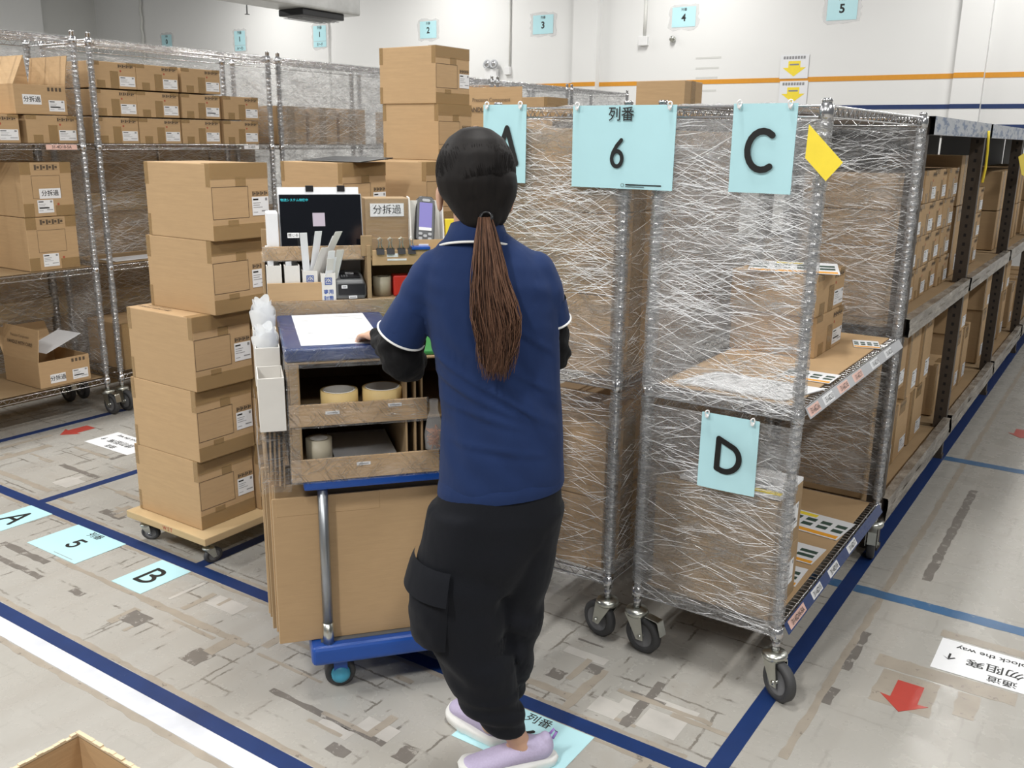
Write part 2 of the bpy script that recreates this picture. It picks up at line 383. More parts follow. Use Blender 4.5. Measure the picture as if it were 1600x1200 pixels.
def strokes(lines, w, fr, mat, parent, name='lettering'):   # rounded marker strokes in the frame's XY plane
    mb = MB(); zc = 0.0
    for ln in lines:
        zc += 0.00015
        for i in range(len(ln) - 1):
            a, b = Vector(ln[i]), Vector(ln[i + 1]); d = (b - a)
            if d.length < 1e-6: continue
            nn = Vector((-d.y, d.x)).normalized() * w / 2
            mb.add([fr @ Vector((*p, zc)) for p in (a - nn, b - nn, b + nn, a + nn)], [(0, 1, 2, 3)]); zc += 0.00001
        for p in ln:
            mb.add([fr @ Vector((p[0] + w / 2 * math.cos(2 * PI * k / 14), p[1] + w / 2 * math.sin(2 * PI * k / 14), zc)) for k in range(14)], [tuple(range(14))]); zc += 0.00001
    return mb.build(name, mat, parent)
def arc(cx, cy, rx, ry, a0, a1, n=14): return [(cx + rx * math.cos(math.radians(a0 + (a1 - a0) * i / n)), cy + ry * math.sin(math.radians(a0 + (a1 - a0) * i / n))) for i in range(n + 1)]
GLYPH = {  # unit height 1, centred
    'A': [[(-0.36, -0.46), (0.03, 0.48), (0.36, -0.5)], [(-0.2, -0.14), (0.22, -0.14)]],
    'C': [arc(0.02, 0.0, 0.38, 0.47, 52, 305)],
    'D': [[(-0.26, 0.46), (-0.28, -0.40)], [(-0.26, 0.46)] + arc(-0.05, -0.06, 0.4, 0.40, 52, -100) + [(-0.28, -0.40)]],
    'B': [[(-0.28, 0.45), (-0.28, -0.45)], [(-0.28, 0.45), (-0.05, 0.45)] + arc(-0.05, 0.24, 0.26, 0.21, 90, -90) + arc(-0.03, -0.21, 0.33, 0.24, 90, -90) + [(-0.28, -0.45)]],
    '6': [[(0.16, 0.46), (-0.02, 0.26), (-0.16, 0.02)] + arc(0.0, -0.2, 0.21, 0.27, 160, 520, 20)],
    '5': [[(0.26, 0.42), (-0.14, 0.42), (-0.20, 0.06)] + arc(-0.0, -0.14, 0.26, 0.27, 130, -150)],
}
def glyph(ch, size, w, fr, parent, mat=None): return strokes([[(x * size, y * size) for x, y in ln] for ln in GLYPH[ch]], w, fr, mat or M['ink'], parent)
def remeshed(mb, name, mat, voxel, smooth=4, parent=None, fac=0.5):
    me = mb.mesh(name, mat); o = bpy.data.objects.new(name, me); COL.objects.link(o)
    r = o.modifiers.new('r', 'REMESH'); r.mode = 'VOXEL'; r.voxel_size = voxel; r.use_smooth_shade = True
    if smooth: q = o.modifiers.new('s', 'SMOOTH'); q.iterations = smooth; q.factor = fac
    bpy.context.view_layer.update()
    m2 = bpy.data.meshes.new_from_object(o.evaluated_get(bpy.context.evaluated_depsgraph_get()))
    bpy.data.objects.remove(o); m2.name = name
    if not m2.materials: m2.materials.append(mat)
    for p in m2.polygons: p.use_smooth = True
    return link(name, m2, parent)
# ------------------------------------------------------------------ cartons
def fx(mb, x, y0, y1, z0, z1, mi=0): mb.quad((x, y0, z0), (x, y1, z0), (x, y1, z1), (x, y0, z1), mi)
def label_mesh(x, y0, y1, z0, z1, bar=False):
    mb = MB(); mb.box(x, y0, z0, x + 0.0006, y1, z1, 0); e = x + 0.0010; w, h = y1 - y0, z1 - z0
    def q(a, b, c, d, mi=1): fx(mb, e, y0 + a * w, y0 + b * w, z0 + c * h, z0 + d * h, mi)
    q(0.06, 0.38, 0.82, 0.90); q(0.06, 0.52, 0.66, 0.69, 2); q(0.06, 0.45, 0.54, 0.57, 2); q(0.06, 0.62, 0.42, 0.45, 2)
    q(0.55, 0.94, 0.20, 0.26, 2); q(0.06, 0.32, 0.16, 0.19, 2); q(0.80, 0.93, 0.78, 0.93, 2)
    if bar: q(0.08, 0.72, 0.33, 0.43)
    return mb.mesh('shipping_label', [M['paper'], M['ink'], M['inkgrey']])
def carton_kind(LX, W, H, style, mat='card'):
    a, b = LX / 2, W / 2; X = a + 0.0007
    mb = MB(); mb.box(-a, -b, 0, a, b, H)
    Y = lambda t: -b + t * W
    Z = lambda t: t * H
    def outline(y0, y1, z0, z1, t=0.0016):
        fx(mb, X, y0, y1, z0, z0 + t, 1); fx(mb, X, y0, y1, z1 - t, z1, 1); fx(mb, X, y0, y0 + t, z0, z1, 1); fx(mb, X, y1 - t, y1, z0, z1, 1)
    def marks(y0, y1, z0, z1, k=4):
        fx(mb, X, y0, y1, z1 - 0.001, z1, 1); fx(mb, X, y0, y1, z0, z0 + 0.001, 1)
        w = (y1 - y0) / k
        for i in range(k):
            fx(mb, X, y0 + w * (i + 0.08), y0 + w * (i + 0.42), z0 + 0.002, z1 - 0.002, 1)
            fx(mb, X, y0 + w * (i + 0.5), y0 + w * (i + 0.9), z0 + 0.3 * (z1 - z0), z0 + 0.75 * (z1 - z0), 1)
    mb.quad((-a, -0.0008, H + .0005), (a, -0.0008, H + .0005), (a, 0.0008, H + .0005), (-a, 0.0008, H + .0005), 1)
    tapes = []
    def tape(y0, y1, z0, z1, over=0, under=0):
        t = MB(); e = 0.0014
        t.box(a + 0.0002, Y(y0), Z(z0), a + e, Y(y1), Z(z1) + (e if over else 0))
        if over: t.box(a - over, Y(y0), H + 0.0002, a + e, Y(y1), H + e)
        tapes.append(t.mesh('packing_tape', M['tape']))
    def side_tape(x0, x1, z0, z1):
        t = MB(); t.box(x0, -b - 0.0012, Z(z0), x1, -b - 0.0001, Z(z1)); tapes.append(t.mesh('packing_tape', M['tape']))
    if style == 'L':
        outline(Y(0.01), Y(0.63), Z(0.28), Z(0.70)); marks(Y(0.70), Y(0.98), Z(0.565), Z(0.625))
        tape(0.0, 1.0, 0.80, 1.0, 0.045); tape(0.42, 0.60, 0.70, 0.82); tape(0.0, 1.0, 0.0, 0.20); tape(0.26, 0.44, 0.18, 0.26)
        side_tape(a - 0.024, a, 0.70, 1.0); side_tape(-a, -a + 0.022, 0.70, 1.0); side_tape(-a, -a + 0.018, 0.0, 0.3)
        lab = (Y(0.69), Y(0.985), Z(0.30), Z(0.55))
    elif style == 'S':
        marks(Y(0.60), Y(0.95), Z(0.80), Z(0.93)); tape(0.0, 0.2, 0.86, 1.0, 0.02); tape(0.42, 0.60, 0.0, 0.66); tape(0.12, 0.30, 0.0, 0.3); tape(0.8, 1.0, 0.88, 1.0, 0.02)
        lab = (Y(0.62), Y(0.965), Z(0.10), Z(0.48))
        mb.add([(X, Y(0.655) + 0.006 * math.cos(k * PI / 5), Z(0.68) + 0.006 * math.sin(k * PI / 5)) for k in range(10)], [tuple(range(10))], 2)
    elif style == 'M':
        outline(Y(0.20), Y(0.76), Z(0.34), Z(0.76)); marks(Y(0.27), Y(0.74), Z(0.86), Z(0.96)); tape(0.0, 0.2, 0.78, 1.0, 0.03); tape(0.78, 1.0, 0.8, 1.0, 0.03); tape(0.0, 0.2, 0.0, 0.25); tape(0.62, 1.0, 0.0, 0.2)
        lab = (Y(0.27), Y(0.58), Z(0.07), Z(0.31))
        mb.add([(X, Y(0.68) + 0.007 * math.cos(k * PI / 5), Z(0.22) + 0.007 * math.sin(k * PI / 5)) for k in range(10)], [tuple(range(10))], 2)
    elif style == 'T':   # tall narrow carton in the steel bays
        marks(Y(0.35), Y(0.75), Z(0.9), Z(0.95)); tape(0.0, 0.16, 0.0, 1.0, 0.02); tape(0.3, 0.7, 0.78, 1.0, 0.03)
        lab = (Y(0.55), Y(0.95), Z(0.07), Z(0.30))
    else:
        tape(0.35, 0.6, 0.0, 1.0, 0.03); lab = None
    body = mb.mesh('cardboard_box', [M[mat], M['inkbrown'], M['redink']], bevel=0.0035, segs=2)
    return dict(body=body, tapes=tapes, lab=lab and label_mesh(X, *lab), labb=lab and label_mesh(X, *lab, True), dims=(LX, W, H), X=X)
KINDS = {'L': carton_kind(0.345, 0.26, 0.257, 'L'), 'S': carton_kind(0.36, 0.285, 0.142, 'S'), 'M': carton_kind(0.36, 0.285, 0.285, 'M'),
         'S2': carton_kind(0.36, 0.262, 0.138, 'S'), 'B': carton_kind(0.4, 0.34, 0.245, 'P'), 'C': carton_kind(0.30, 0.33, 0.14, 'S'),
         'T': carton_kind(0.36, 0.24, 0.36, 'T'), 'T2': carton_kind(0.36, 0.30, 0.28, 'T'), 'P': carton_kind(0.36, 0.27, 0.25, 'P'),
         'D': carton_kind(0.38, 0.36, 0.185, 'P', 'card_dark')}
def carton(kind, x, y, z, label, group=None, rz=0.0, bar=False, sticker=None, name='cardboard_box', tapes=True):
    k = KINDS[kind]; o = link(name, k['body'], None, (x, y, z), rz); tag(o, label, 'box', group)
    if tapes:
        for t in k['tapes']: link('packing_tape', t, o)
    if k['lab']: link('shipping_label', k['labb'] if bar else k['lab'], o)
    if sticker:
        y0, y1, z0, z1 = sticker; mb = MB(); mb.box(k['X'], y0, z0, k['X'] + 0.0008, y1, z1)
        s = mb.build('white_sticker', M['paper'], o); s['label'] = 'white sticker with three large characters'
        text('分拆過', (z1 - z0) * 0.62, M['ink'], s, frame((k['X'] + 0.0014, (y0 + y1) / 2, (z0 + z1) / 2), (0, 1, 0), (0, 0, 1)), 0.01)
    return o
ORD = ['first', 'second', 'third', 'fourth', 'fifth', 'sixth', 'seventh']

# ------------------------------------------------------------------ room
def room():
    mb = MB(); mb.box(-19, -3, -0.12, 6, 12.2, 0); struct(mb.build('floor', M['floor']))
    mb = MB(); mb.box(-19, 12.0, 0, 6, 12.25, 5.2); struct(mb.build('wall_back', M['wall']))
    mb = MB(); mb.box(-18.75, 2, 0, -18.5, 12.0, 5.2); struct(mb.build('wall_left', M['wallgrey']))
    mb = MB(); mb.box(-18.5, 4.0, 0, -18.32, onx(65, 30, -18.35).y, 5.2); struct(mb.build('wall_left_pier', M['wall']))
    W = 12.0
    for i, (a, b, d) in enumerate(((895, 932, 0.12), (1497, 1545, 0.10), (487, 512, 0.04))):
        xa, xb = ony(a, 60, W - d).x, ony(b, 60, W - d).x
        mb = MB(); mb.box(xa, W - d, 0, xb, W, 5.2); struct(mb.build('wall_back_pier', M['wall']))
    # coloured tape bands round the wall, stepping over the piers
    def band(mat, z0, z1, x0, x1, d, nm='trim_1'):
        mb = MB(); mb.box(x0, W - d - 0.004, z0, x1, W - d - 0.0005, z1); struct(mb.build(nm, mat))
    zo = (onzw(1100, 131.5), onzw(1100, 124.5))
    xp0, xp1 = ony(895, 60, W - 0.12).x, ony(932, 60, W - 0.12).x; xq0, xq1 = ony(1497, 60, W - 0.1).x, ony(1545, 60, W - 0.1).x
    for x0, x1, d in ((-9.5, xp0 - .001, 0), (xp0, xp1, 0.12), (xp1 + .001, xq0 - .001, 0), (xq0, xq1, 0.1), (xq1 + .001, 1.5, 0)): band(M['orangetape'], zo[0], zo[1], x0, x1, d)
    zn = (onzw(1430, 170.5), onzw(1430, 163.5))
    for x0, x1, d in ((-3.6, xq0 - .001, 0), (xq0, xq1, 0.1), (xq1 + .001, 1.5, 0)): band(M['navytape'], zn[0], zn[1], x0, x1, d, 'trim_2')
    z2 = (onzw(1590, 201), onzw(1590, 194.5)); band(M['navytape'], z2[0], z2[1], -2.2, 1.5, 0, 'trim_3')
    # ghost lettering lines on the wall
    for (x, y, w) in ((1087, 91, 40), (1087, 107, 36), (1087, 122, 34), (1089, 142, 30)):
        a, b = ony(x, y, W - .001), ony(x + w, y - 1, W - .001); mb = MB(); mb.box(a.x, W - .002, a.z - 0.012, b.x, W, a.z + 0.012)
        o = mb.build('wall_residue', M['wallgrey']); struct(o)
def onzw(x, y): return ony(x, y, 12.0).z
room()

# ---- blue papers on the wall
def wall_sign(px0, py0, px1, py1, num, label, sub=None, d=0.0):
    Wy = 12.0 - d - 0.006
    a, b = ony(px0, py0, Wy), ony(px1, py1, Wy); cx, cz = (a.x + b.x) / 2, (a.z + b.z) / 2; w, h = b.x - a.x, a.z - b.z
    mb = MB(); mb.box(-w / 2, 0, -h / 2, w / 2, 0.002, h / 2); o = mb.build('wall_sign', M['cyan'], None, loc=(cx, Wy, cz)); tag(o, label, 'sign', 'blue number papers on the back wall')
    mb = MB(); random.seed(int(px0)); n = 26; ring = []
    for i in range(n):
        t = 2 * PI * i / n; k = 1.0 / max(abs(math.cos(t)), abs(math.sin(t)))
        ring.append(((w / 2 + 0.03 + 0.03 * random.random()) * math.cos(t) * k, (h / 2 + 0.02 + 0.03 * random.random()) * math.sin(t) * k))
    mb.prism(ring, 0.0008, frame((0, 0.004, 0), (1, 0, 0), (0, 0, 1))); t = mb.build('clear_tape_patch', M['taperim'], o); t['label'] = 'ragged clear tape round the paper'
    top = h * 0.36 if not sub else h * 0.40; F = frame((0, -0.001, 0), (1, 0, 0), (0, 0, 1))
    text('列番', h * 0.17, M['ink'], o, F @ Matrix.Translation((0, top, 0)), 0.02)
    text(num, h * (0.5 if not sub else 0.34), M['ink'], o, F @ Matrix.Translation((0, -0.05 * h if not sub else 0.08 * h, 0)), 0.03)
    if sub:
        text(sub, h * 0.2, M['ink'], o, F @ Matrix.Translation((0, -0.38 * h, 0)), 0.01)
        mb = MB(); mb.box(-w / 2, -0.0012, -0.23 * h, w / 2, -0.0008, -0.215 * h); mb.build('fold_line', M['lgrey'], o)
M['taperim'] = translucent('clear_tape_on_wall', (0.9, 0.9, 0.9), 0.12, 0.45)
wall_sign(252, 55, 269, 74, '0', 'blue paper with a 0, leftmost on the back wall')
wall_sign(365.5, 49, 384, 79, '1', 'blue paper reading 1 over A and D on the back wall', 'A〜D')
wall_sign(489, 41, 510, 73, '1', 'blue paper reading 1 over E and F on the back wall', 'E〜F', 0.04)
wall_sign(656, 34, 682, 59, '2', 'blue paper with a 2 above the tower of two cartons')
wall_sign(833, 24.5, 864, 52, '3', 'blue paper with a 3 left of the wall pier')
wall_sign(1051, 12, 1086, 41, '4', 'blue paper with a 4 right of the wall socket')
wall_sign(1294.5, -6, 1338, 30, '5', 'blue paper with a 5, cut by the top of the photo')
def arrow_sheet(px, py, label):
    a = ony(px, py, 11.99); s = 0.235
    mb = MB(); mb.box(-s * .75, 0, -s * 0.6, s * .75, 0.002, s * 0.6); o = mb.build('arrow_notice', M['paper'], None, loc=a); tag(o, label, 'sign', 'yellow arrow notices on the wall')
    F = frame((0, -0.001, 0), (1, 0, 0), (0, 0, 1))
    mb = MB(); mb.prism([(-.32 * s, .28 * s), (-.32 * s, -.05 * s), (-.62 * s, -.05 * s), (0, -.5 * s), (.62 * s, -.05 * s), (.32 * s, -.05 * s), (.32 * s, .28 * s)], 0.0005, F)
    y = mb.build('yellow_arrow', M['yellow'], o); mb = MB()
    for i in range(8): mb.box(-.6 * s + i * .15 * s, -0.0012, .38 * s, -.6 * s + i * .15 * s + .11 * s, -0.0006, .52 * s)
    mb.box(-.25 * s, -0.0022, .06 * s, .25 * s, -0.0016, .14 * s)
    mb.build('small_print', M['inkgrey'], o)
arrow_sheet(1241, 104, 'white notice with yellow down arrow above the orange wall tape')
arrow_sheet(1239, 145, 'white notice with yellow down arrow below the orange wall tape')
# emergency light, conduit, socket, screw
def wall_bits():
    p = ony(771, 117, 11.99); t = thing('emergency_light', 'white twin-head emergency light on the back wall', 'light', p)
    mb = MB(); mb.box(-0.12, -0.07, -0.09, 0.10, 0, 0.08); mb.build('battery_box', M['white'], t, bevel=0.008)
    for dx in (-0.065, 0.06):
        fr = frame((dx, -0.04, 0.14), (1, 0, 0), (0, 0.25, 1))
        mb = MB(); mb.lathe([(0.02, 0.0), (0.06, 0.02), (0.066, 0.05), (0.05, 0.052), (0.02, 0.03)], 20, fr); h = mb.build('lamp_head', M['lgrey'], t)
        mb = MB(); mb.lathe([(0.0, 0.045), (0.048, 0.047), (0.05, 0.04)], 20, fr); mb.build('reflector', M['chrome'], h)
    mb = MB(); a, b = ony(797, -5, 11.98), ony(796, 115, 11.98); mb.tube([a, b], 0.014, 10); o = mb.build('conduit_pipe', M['conduit'])
    tag(o, 'thin pale conduit running down to the emergency light', 'pipe')
    mb = MB(); q = ony(793, 110, 11.97); mb.box(q.x - 0.05, 11.95, q.z - 0.06, q.x + 0.05, 12.0, q.z + 0.05); o2 = mb.build('junction_box', M['white'], o, bevel=0.005)
    mb = MB(); a, b = ony(1010, -5, 11.98), ony(1007, 58, 11.98); mb.tube([a, b], 0.022, 10); o = mb.build('conduit_pipe', M['conduit'])
    tag(o, 'pale vertical conduit ending in a wall socket box', 'pipe')
    q = ony(1006, 64, 11.97); mb = MB(); mb.box(q.x - 0.07, 11.94, q.z - 0.06, q.x + 0.06, 12.0, q.z + 0.06); mb.build('socket_box', M['white'], o, bevel=0.006)
    q = ony(1051, 61, 11.97); mb = MB(); mb.lathe([(0.0, 0.03), (0.035, 0.028), (0.04, 0.0)], 16, frame(q, (1, 0, 0), (0, 0, 1))); tag(mb.build('wall_bolt', M['zinc']), 'round metal bolt head on the wall below the number 4', 'bolt')
    mb = MB(); a, b = ony(218, -4, 11.96), ony(226, 95, 11.96)
    mb.tube([a.lerp(b, i / 12) + Vector((0.02 * math.sin(i * 1.9), 0, 0)) for i in range(13)], 0.028, 8); tag(mb.build('cable_bundle', M['conduit']), 'worn cable bundle running down the back wall at left', 'cable')
    # foil-wrapped duct running away from the camera, black diffuser below
    zb = 2.95; p0, p1 = onz(285, 0, zb), onz(548, 27, zb); X1 = (p0.x + p1.x) / 2
    t = thing('air_duct', 'silver foil wrapped air duct hanging at the top left', 'duct', (X1 + 0.3, (p0.y + p1.y) / 2, zb)); o0 = t.location.copy()
    mb = MB(); mb.box(-0.3, p0.y - 3 - o0.y, 0, 0.15, p1.y - o0.y, 0.5); mb.build('duct_body', M['duct'], t, bevel=0.03, segs=3)
    q0, q1 = onz(435, 20, zb - .03), onz(525, 28, zb - .03)
    mb = MB(); mb.box(-0.28, q0.y - o0.y, -0.07, 0.10, q1.y - o0.y, -0.001); d = mb.build('diffuser', M['black'], t, bevel=0.01)
    mb = MB()
    for i in range(5): mb.box(-0.25 + 0.07 * i, q0.y + .04 - o0.y, -0.085, -0.22 + 0.07 * i, q1.y - .04 - o0.y, -0.088)
    mb.build('louvre', M['grey'], d)
    mb = MB(); p = ony(386, 20, 8.0); mb.tube([(p.x, 8.0, p.z + 0.25), (p.x, 8.0, p.z - 0.02)], 0.008, 6); s = mb.build('sprinkler_head', M['grey']); tag(s, 'small sprinkler head hanging below the foil duct', 'sprinkler')
    mb = MB(); mb.lathe([(0.0, 0), (0.03, 0.0), (0.03, 0.006), (0, 0.006)], 10, Matrix.Translation((p.x, 8.0, p.z - 0.02))); mb.build('deflector', M['grey'], s)
wall_bits()

# ------------------------------------------------------------------ floor tape and floor signs
def strip(x0, y0, x1, y1, mat, z=0.0006, name='floor_tape', jag=0.0):
    mb = MB(); random.seed(int(abs(x0 * 911 + y0 * 377)) + 3)
    if jag:
        L = max(x1 - x0, y1 - y0); n = max(3, int(L / 0.03)); hor = (x1 - x0) > (y1 - y0); top = []; bot = []
        for i in range(n + 1):
            t = i / n; j0, j1 = random.uniform(-jag, jag), random.uniform(-jag, jag)
            if hor: bot.append((x0 + t * (x1 - x0), y0 + j0)); top.append((x0 + t * (x1 - x0), y1 + j1))
            else: bot.append((x1 + j0, y0 + t * (y1 - y0))); top.append((x0 + j1, y0 + t * (y1 - y0)))
        mb.prism(bot + top[::-1], 0.0003, Matrix.Translation((0, 0, z - 0.0003)))
    else: mb.box(x0, y0, 0.0, x1, y1, z)
    return struct(mb.build(name, mat))
strip(-6.2, 1.990, -0.742, 2.043, M['navytape'], 0.0010, 'trim_4')
strip(-0.742, 1.0, -0.690, 11.6, M['navytape'], 0.0012, 'trim_5')
strip(-4.2, 1.397, 0.2, 1.449, M['navytape'], 0.0010, 'trim_6')
strip(-4.2, 1.330, 0.2, 1.396, M['whitetape'], 0.0011, 'trim_7')
strip(-3.935, 2.043, -3.885, 3.6, M['navytape'], 0.0009, 'trim_8')
strip(-2.835, 2.043, -2.785, 3.6, M['navytape'], 0.0009, 'trim_9')
strip(-4.93, 1.4, -4.88, 7.5, M['navytape'], 0.0009, 'trim_10')
strip(-0.689, 3.300, 1.6, 3.362, M['bluetape'], 0.0008, 'trim_11', 0.002)
strip(-0.96, 3.300, -0.743, 3.362, M['bluetape'], 0.0008, 'trim_12', 0.002)
strip(-0.689, 5.095, 1.6, 5.165, M['bluetape'], 0.0008, 'trim_13', 0.002)
# residue beside the tapes and loose patches
random.seed(11)
RES = [(-4.2, 1.452, 0.2, 1.472, 'residue'), (-4.2, 1.305, 0.2, 1.328, 'residue'), (-6.2, 2.046, -0.8, 2.062, 'residue'), (-6.2, 1.972, -0.8, 1.988, 'residue'),
       (-0.60, 2.2, -0.575, 8, 'residue'), (-0.47, 2.62, -0.30, 2.82, 'residue'), (-0.50, 2.83, -0.10, 2.905, 'residue'), (-0.36, 3.145, 0.3, 3.19, 'residue'),
       (-0.58, 2.74, -0.555, 3.02, 'residue_dark'), (-0.575, 2.52, -0.55, 2.62, 'residue_dark'), (-0.50, 3.55, -0.465, 4.7, 'residue_dark'), (-0.25, 2.68, -0.19, 2.82, 'residue'),
       (-1.55, 2.10, -1.20, 2.13, 'residue'), (-1.42, 1.80, -1.38, 2.0, 'residue'), (-1.95, 1.62, -1.5, 1.64, 'residue_dark'), (-1.62, 1.52, -1.55, 1.56, 'residue_dark'),
       (-2.75, 1.74, -2.2, 1.77, 'residue'), (-3.6, 1.62, -3.2, 1.645, 'residue_dark'), (-2.32, 1.58, -2.24, 1.66, 'residue_dark'), (-3.3, 1.745, -2.7, 1.765, 'residue'),
       (-3.1, 2.1, -3.06, 2.7, 'residue'), (-4.6, 2.12, -4.0, 2.15, 'residue'), (-4.3, 2.35, -3.98, 2.38, 'residue_dark'), (-4.8, 2.2, -4.77, 2.6, 'residue'), (-4.65, 2.0, -4.6, 2.5, 'residue'),
       (-4.5, 2.55, -4.2, 2.57, 'residue'), (-3.75, 2.3, -3.3, 2.33, 'residue'), (-3.6, 2.12, -3.45, 2.16, 'residue_dark'), (-1.2, 2.06, -1.17, 2.3, 'residue'), (-1.02, 2.08, -0.99, 2.34, 'residue_dark'),
       (-0.9, 1.5, -0.87, 1.99, 'residue'), (-1.10, 2.22, -0.8, 2.24, 'residue'), (-3.62, 1.70, -3.3, 1.73, 'residue_dark'), (-2.7, 1.62, -2.6, 1.69, 'residue_dark'),
       (-1.32, 2.17, -1.27, 2.22, 'residue_dark'), (-1.24, 2.26, -1.19, 2.31, 'residue_dark'), (-3.02, 1.63, -2.95, 1.66, 'residue_dark'), (-1.45, 1.6, -1.40, 1.66, 'residue_dark')]
for i, (a, b, c, d, m) in enumerate(RES): strip(a, b, c, d, M[m], 0.0004 + 0.00001 * i, 'floor_residue', 0.004)
for i, (a, b, c, d) in enumerate(((-1.13, 2.02 + .07, -1.04, 2.17), (-0.98, 2.1, -0.86, 2.2), (-1.0, 2.22, -0.85, 2.26), (-1.35, 2.32, -1.2, 2.36), (-1.72, 1.58, -1.60, 1.62), (-1.62, 1.64, -1.5, 1.7), (-2.55, 1.86, -2.4, 1.93), (-2.2, 1.88, -2.0, 1.94), (-4.1, 2.2, -3.98, 2.3))):
    strip(a, b, c, d, M['patch'], 0.0005 + 0.00001 * i, 'floor_patch', 0.001)

random.seed(77)
for i in range(58):
    xa = random.uniform(-2.9, -0.85) if i < 38 else random.uniform(-5.0, -2.9); ya = random.uniform(1.50, 1.95) if (i % 3 and i < 38) else random.uniform(2.08, 2.42) if i < 38 else random.uniform(2.1, 2.6)
    if i % 2: w_, h_ = random.uniform(.06, .30), random.uniform(.010, .022)
    else: w_, h_ = random.uniform(.012, .05), random.uniform(.03, .16)
    if -1.42 < xa + w_ / 2 < -1.0 and ya < 2.0: continue
    strip(xa, ya, xa + w_, ya + h_, M[random.choice(('residue', 'residue', 'residue', 'residue_dark', 'patch'))], 0.00056 + 0.000004 * i, 'floor_residue', 0.002)
def floor_sign(x0, y0, x1, y1, label, kind, ch):
    mb = MB(); mb.box(x0, y0, 0.0008, x1, y1, 0.0016); o = mb.build('floor_sign', M['cyan']); tag(o, label, 'sign', 'light blue location papers on the floor')
    F = frame(((x0 + x1) / 2, (y0 + y1) / 2, 0.0020), (1, 0, 0), (0, 1, 0)); h = y1 - y0; w = x1 - x0
    if kind == 'n':
        text('列番', h * 0.19, M['ink'], o, F @ Matrix.Translation((0, h * 0.37, 0)), 0.03)
        glyph(ch, h * 0.36, h * 0.06, F @ Matrix.Translation((0, -h * 0.02, 0)), o)
        mb = MB(); mb.box((x0 + x1) / 2 + 0.0, y0 + h * .06, 0.0018, x1 - w * .12, y0 + h * .075, 0.0021); mb.build('small_print', M['inkgrey'], o)
    else: glyph(ch, h * 0.50, h * 0.075, F, o)
floor_sign(-3.54, 1.770, -3.205, 1.991, 'light blue floor paper with 列番 5 taped near the left tape line', 'n', '5')
floor_sign(-3.905, 1.768, -3.735, 1.991, 'light blue floor paper with a letter A, cut by the left edge', 'a', 'A')
floor_sign(-2.965, 1.768, -2.790, 1.986, 'light blue floor paper with a letter B right of the 5', 'a', 'B')
floor_sign(-1.375, 1.765, -1.045, 1.985, 'light blue floor paper under the walking person\'s shoes', 'n', '6')
def floor_notice(x0, y0, x1, y1, label):
    mb = MB(); mb.box(x0, y0, 0.0008, x1, y1, 0.0015); o = mb.build('floor_notice', M['paper']); tag(o, label, 'sign', 'white keep-clear notices on the floor')
    h = y1 - y0; F = frame(((x0 + x1) / 2, (y0 + y1) / 2, 0.0019), (-1, 0, 0), (0, -1, 0))
    text('通道', h * 0.20, M['ink'], o, F @ Matrix.Translation((0, h * 0.33, 0)), 0.02)
    text('請勿阻塞', h * 0.26, M['ink'], o, F @ Matrix.Translation((0, h * 0.02, 0)), 0.03)
    text("Don't block the way", h * 0.17, M['ink'], o, F @ Matrix.Translation((0, -h * 0.32, 0)), 0.015)
    for s in (-1, 1): text('↑', h * 0.26, M['ink'], o, F @ Matrix.Translation((s * (x1 - x0) * 0.40, h * 0.02, 0)), 0.02)
floor_notice(-0.35, 2.915, 0.05, 3.13, "white Don't block the way notice on the right-hand aisle floor")
floor_notice(-4.54, 2.640, -4.16, 2.84, "white Don't block the way notice left of the carton stack")
def floor_arrow(x, y, s, label):
    mb = MB(); mb.prism([(-0.045 * s, 0.09 * s), (-0.045 * s, -0.035 * s), (-0.08 * s, -0.03 * s), (0, -0.115 * s), (0.08 * s, -0.03 * s), (0.045 * s, -0.035 * s), (0.045 * s, 0.09 * s)], 0.0009, Matrix.Translation((x, y, 0.0006)))
    tag(mb.build('floor_arrow', M['redtape']), label, 'arrow', 'red paper arrows on the floor')
floor_arrow(-0.378, 2.70, 0.85, 'red floor arrow in the foreground of the right aisle')
floor_arrow(-0.40, 5.86, 0.9, 'red floor arrow far down the right aisle')
floor_arrow(-4.75, 2.73, 0.9, 'red floor arrow beside the left wire racks')
# ------------------------------------------------------------------ wire racks
def shelf_mesh(w, d):   # centred, top surface at z=0, w along x, d along y
    mb = MB(); a, b = w / 2, d / 2
    for z, r in ((-0.003, 0.0032), (-0.030, 0.0032)):
        for p, q in (((-a, -b), (a, -b)), ((a, -b), (a, b)), ((a, b), (-a, b)), ((-a, b), (-a, -b))): mb.tube([(*p, z), (*q, z)], r, 6, cap=False)
    for p, q in (((-a, -b), (a, -b)), ((a, -b), (a, b)), ((a, b), (-a, b)), ((-a, b), (-a, -b))):
        p, q = Vector(p), Vector(q); n = max(4, 2 * round((q - p).length / 0.05))
        mb.tube([(*(p.lerp(q, i / n)), -0.003 if i % 2 == 0 else -0.030) for i in range(n + 1)], 0.0018, 4, cap=False)
    lng = d >= w
    n = int((d if lng else w) / 0.026)
    for i in range(1, n):
        t = -0.5 + i / n
        if lng: mb.tube([(-a, t * d, 0), (a, t * d, 0)], 0.0016, 4, cap=False)
        else: mb.tube([(t * w, -b, 0), (t * w, b, 0)], 0.0016, 4, cap=False)
    for t in (-0.3, 0.0, 0.3):
        if lng: mb.tube([(t * w, -b, -0.003), (t * w, b, -0.003)], 0.003, 5, cap=False)
        else: mb.tube([(-a, t * d, -0.003), (a, t * d, -0.003)], 0.003, 5, cap=False)
    return mb.mesh('wire_shelf', M['chrome'])
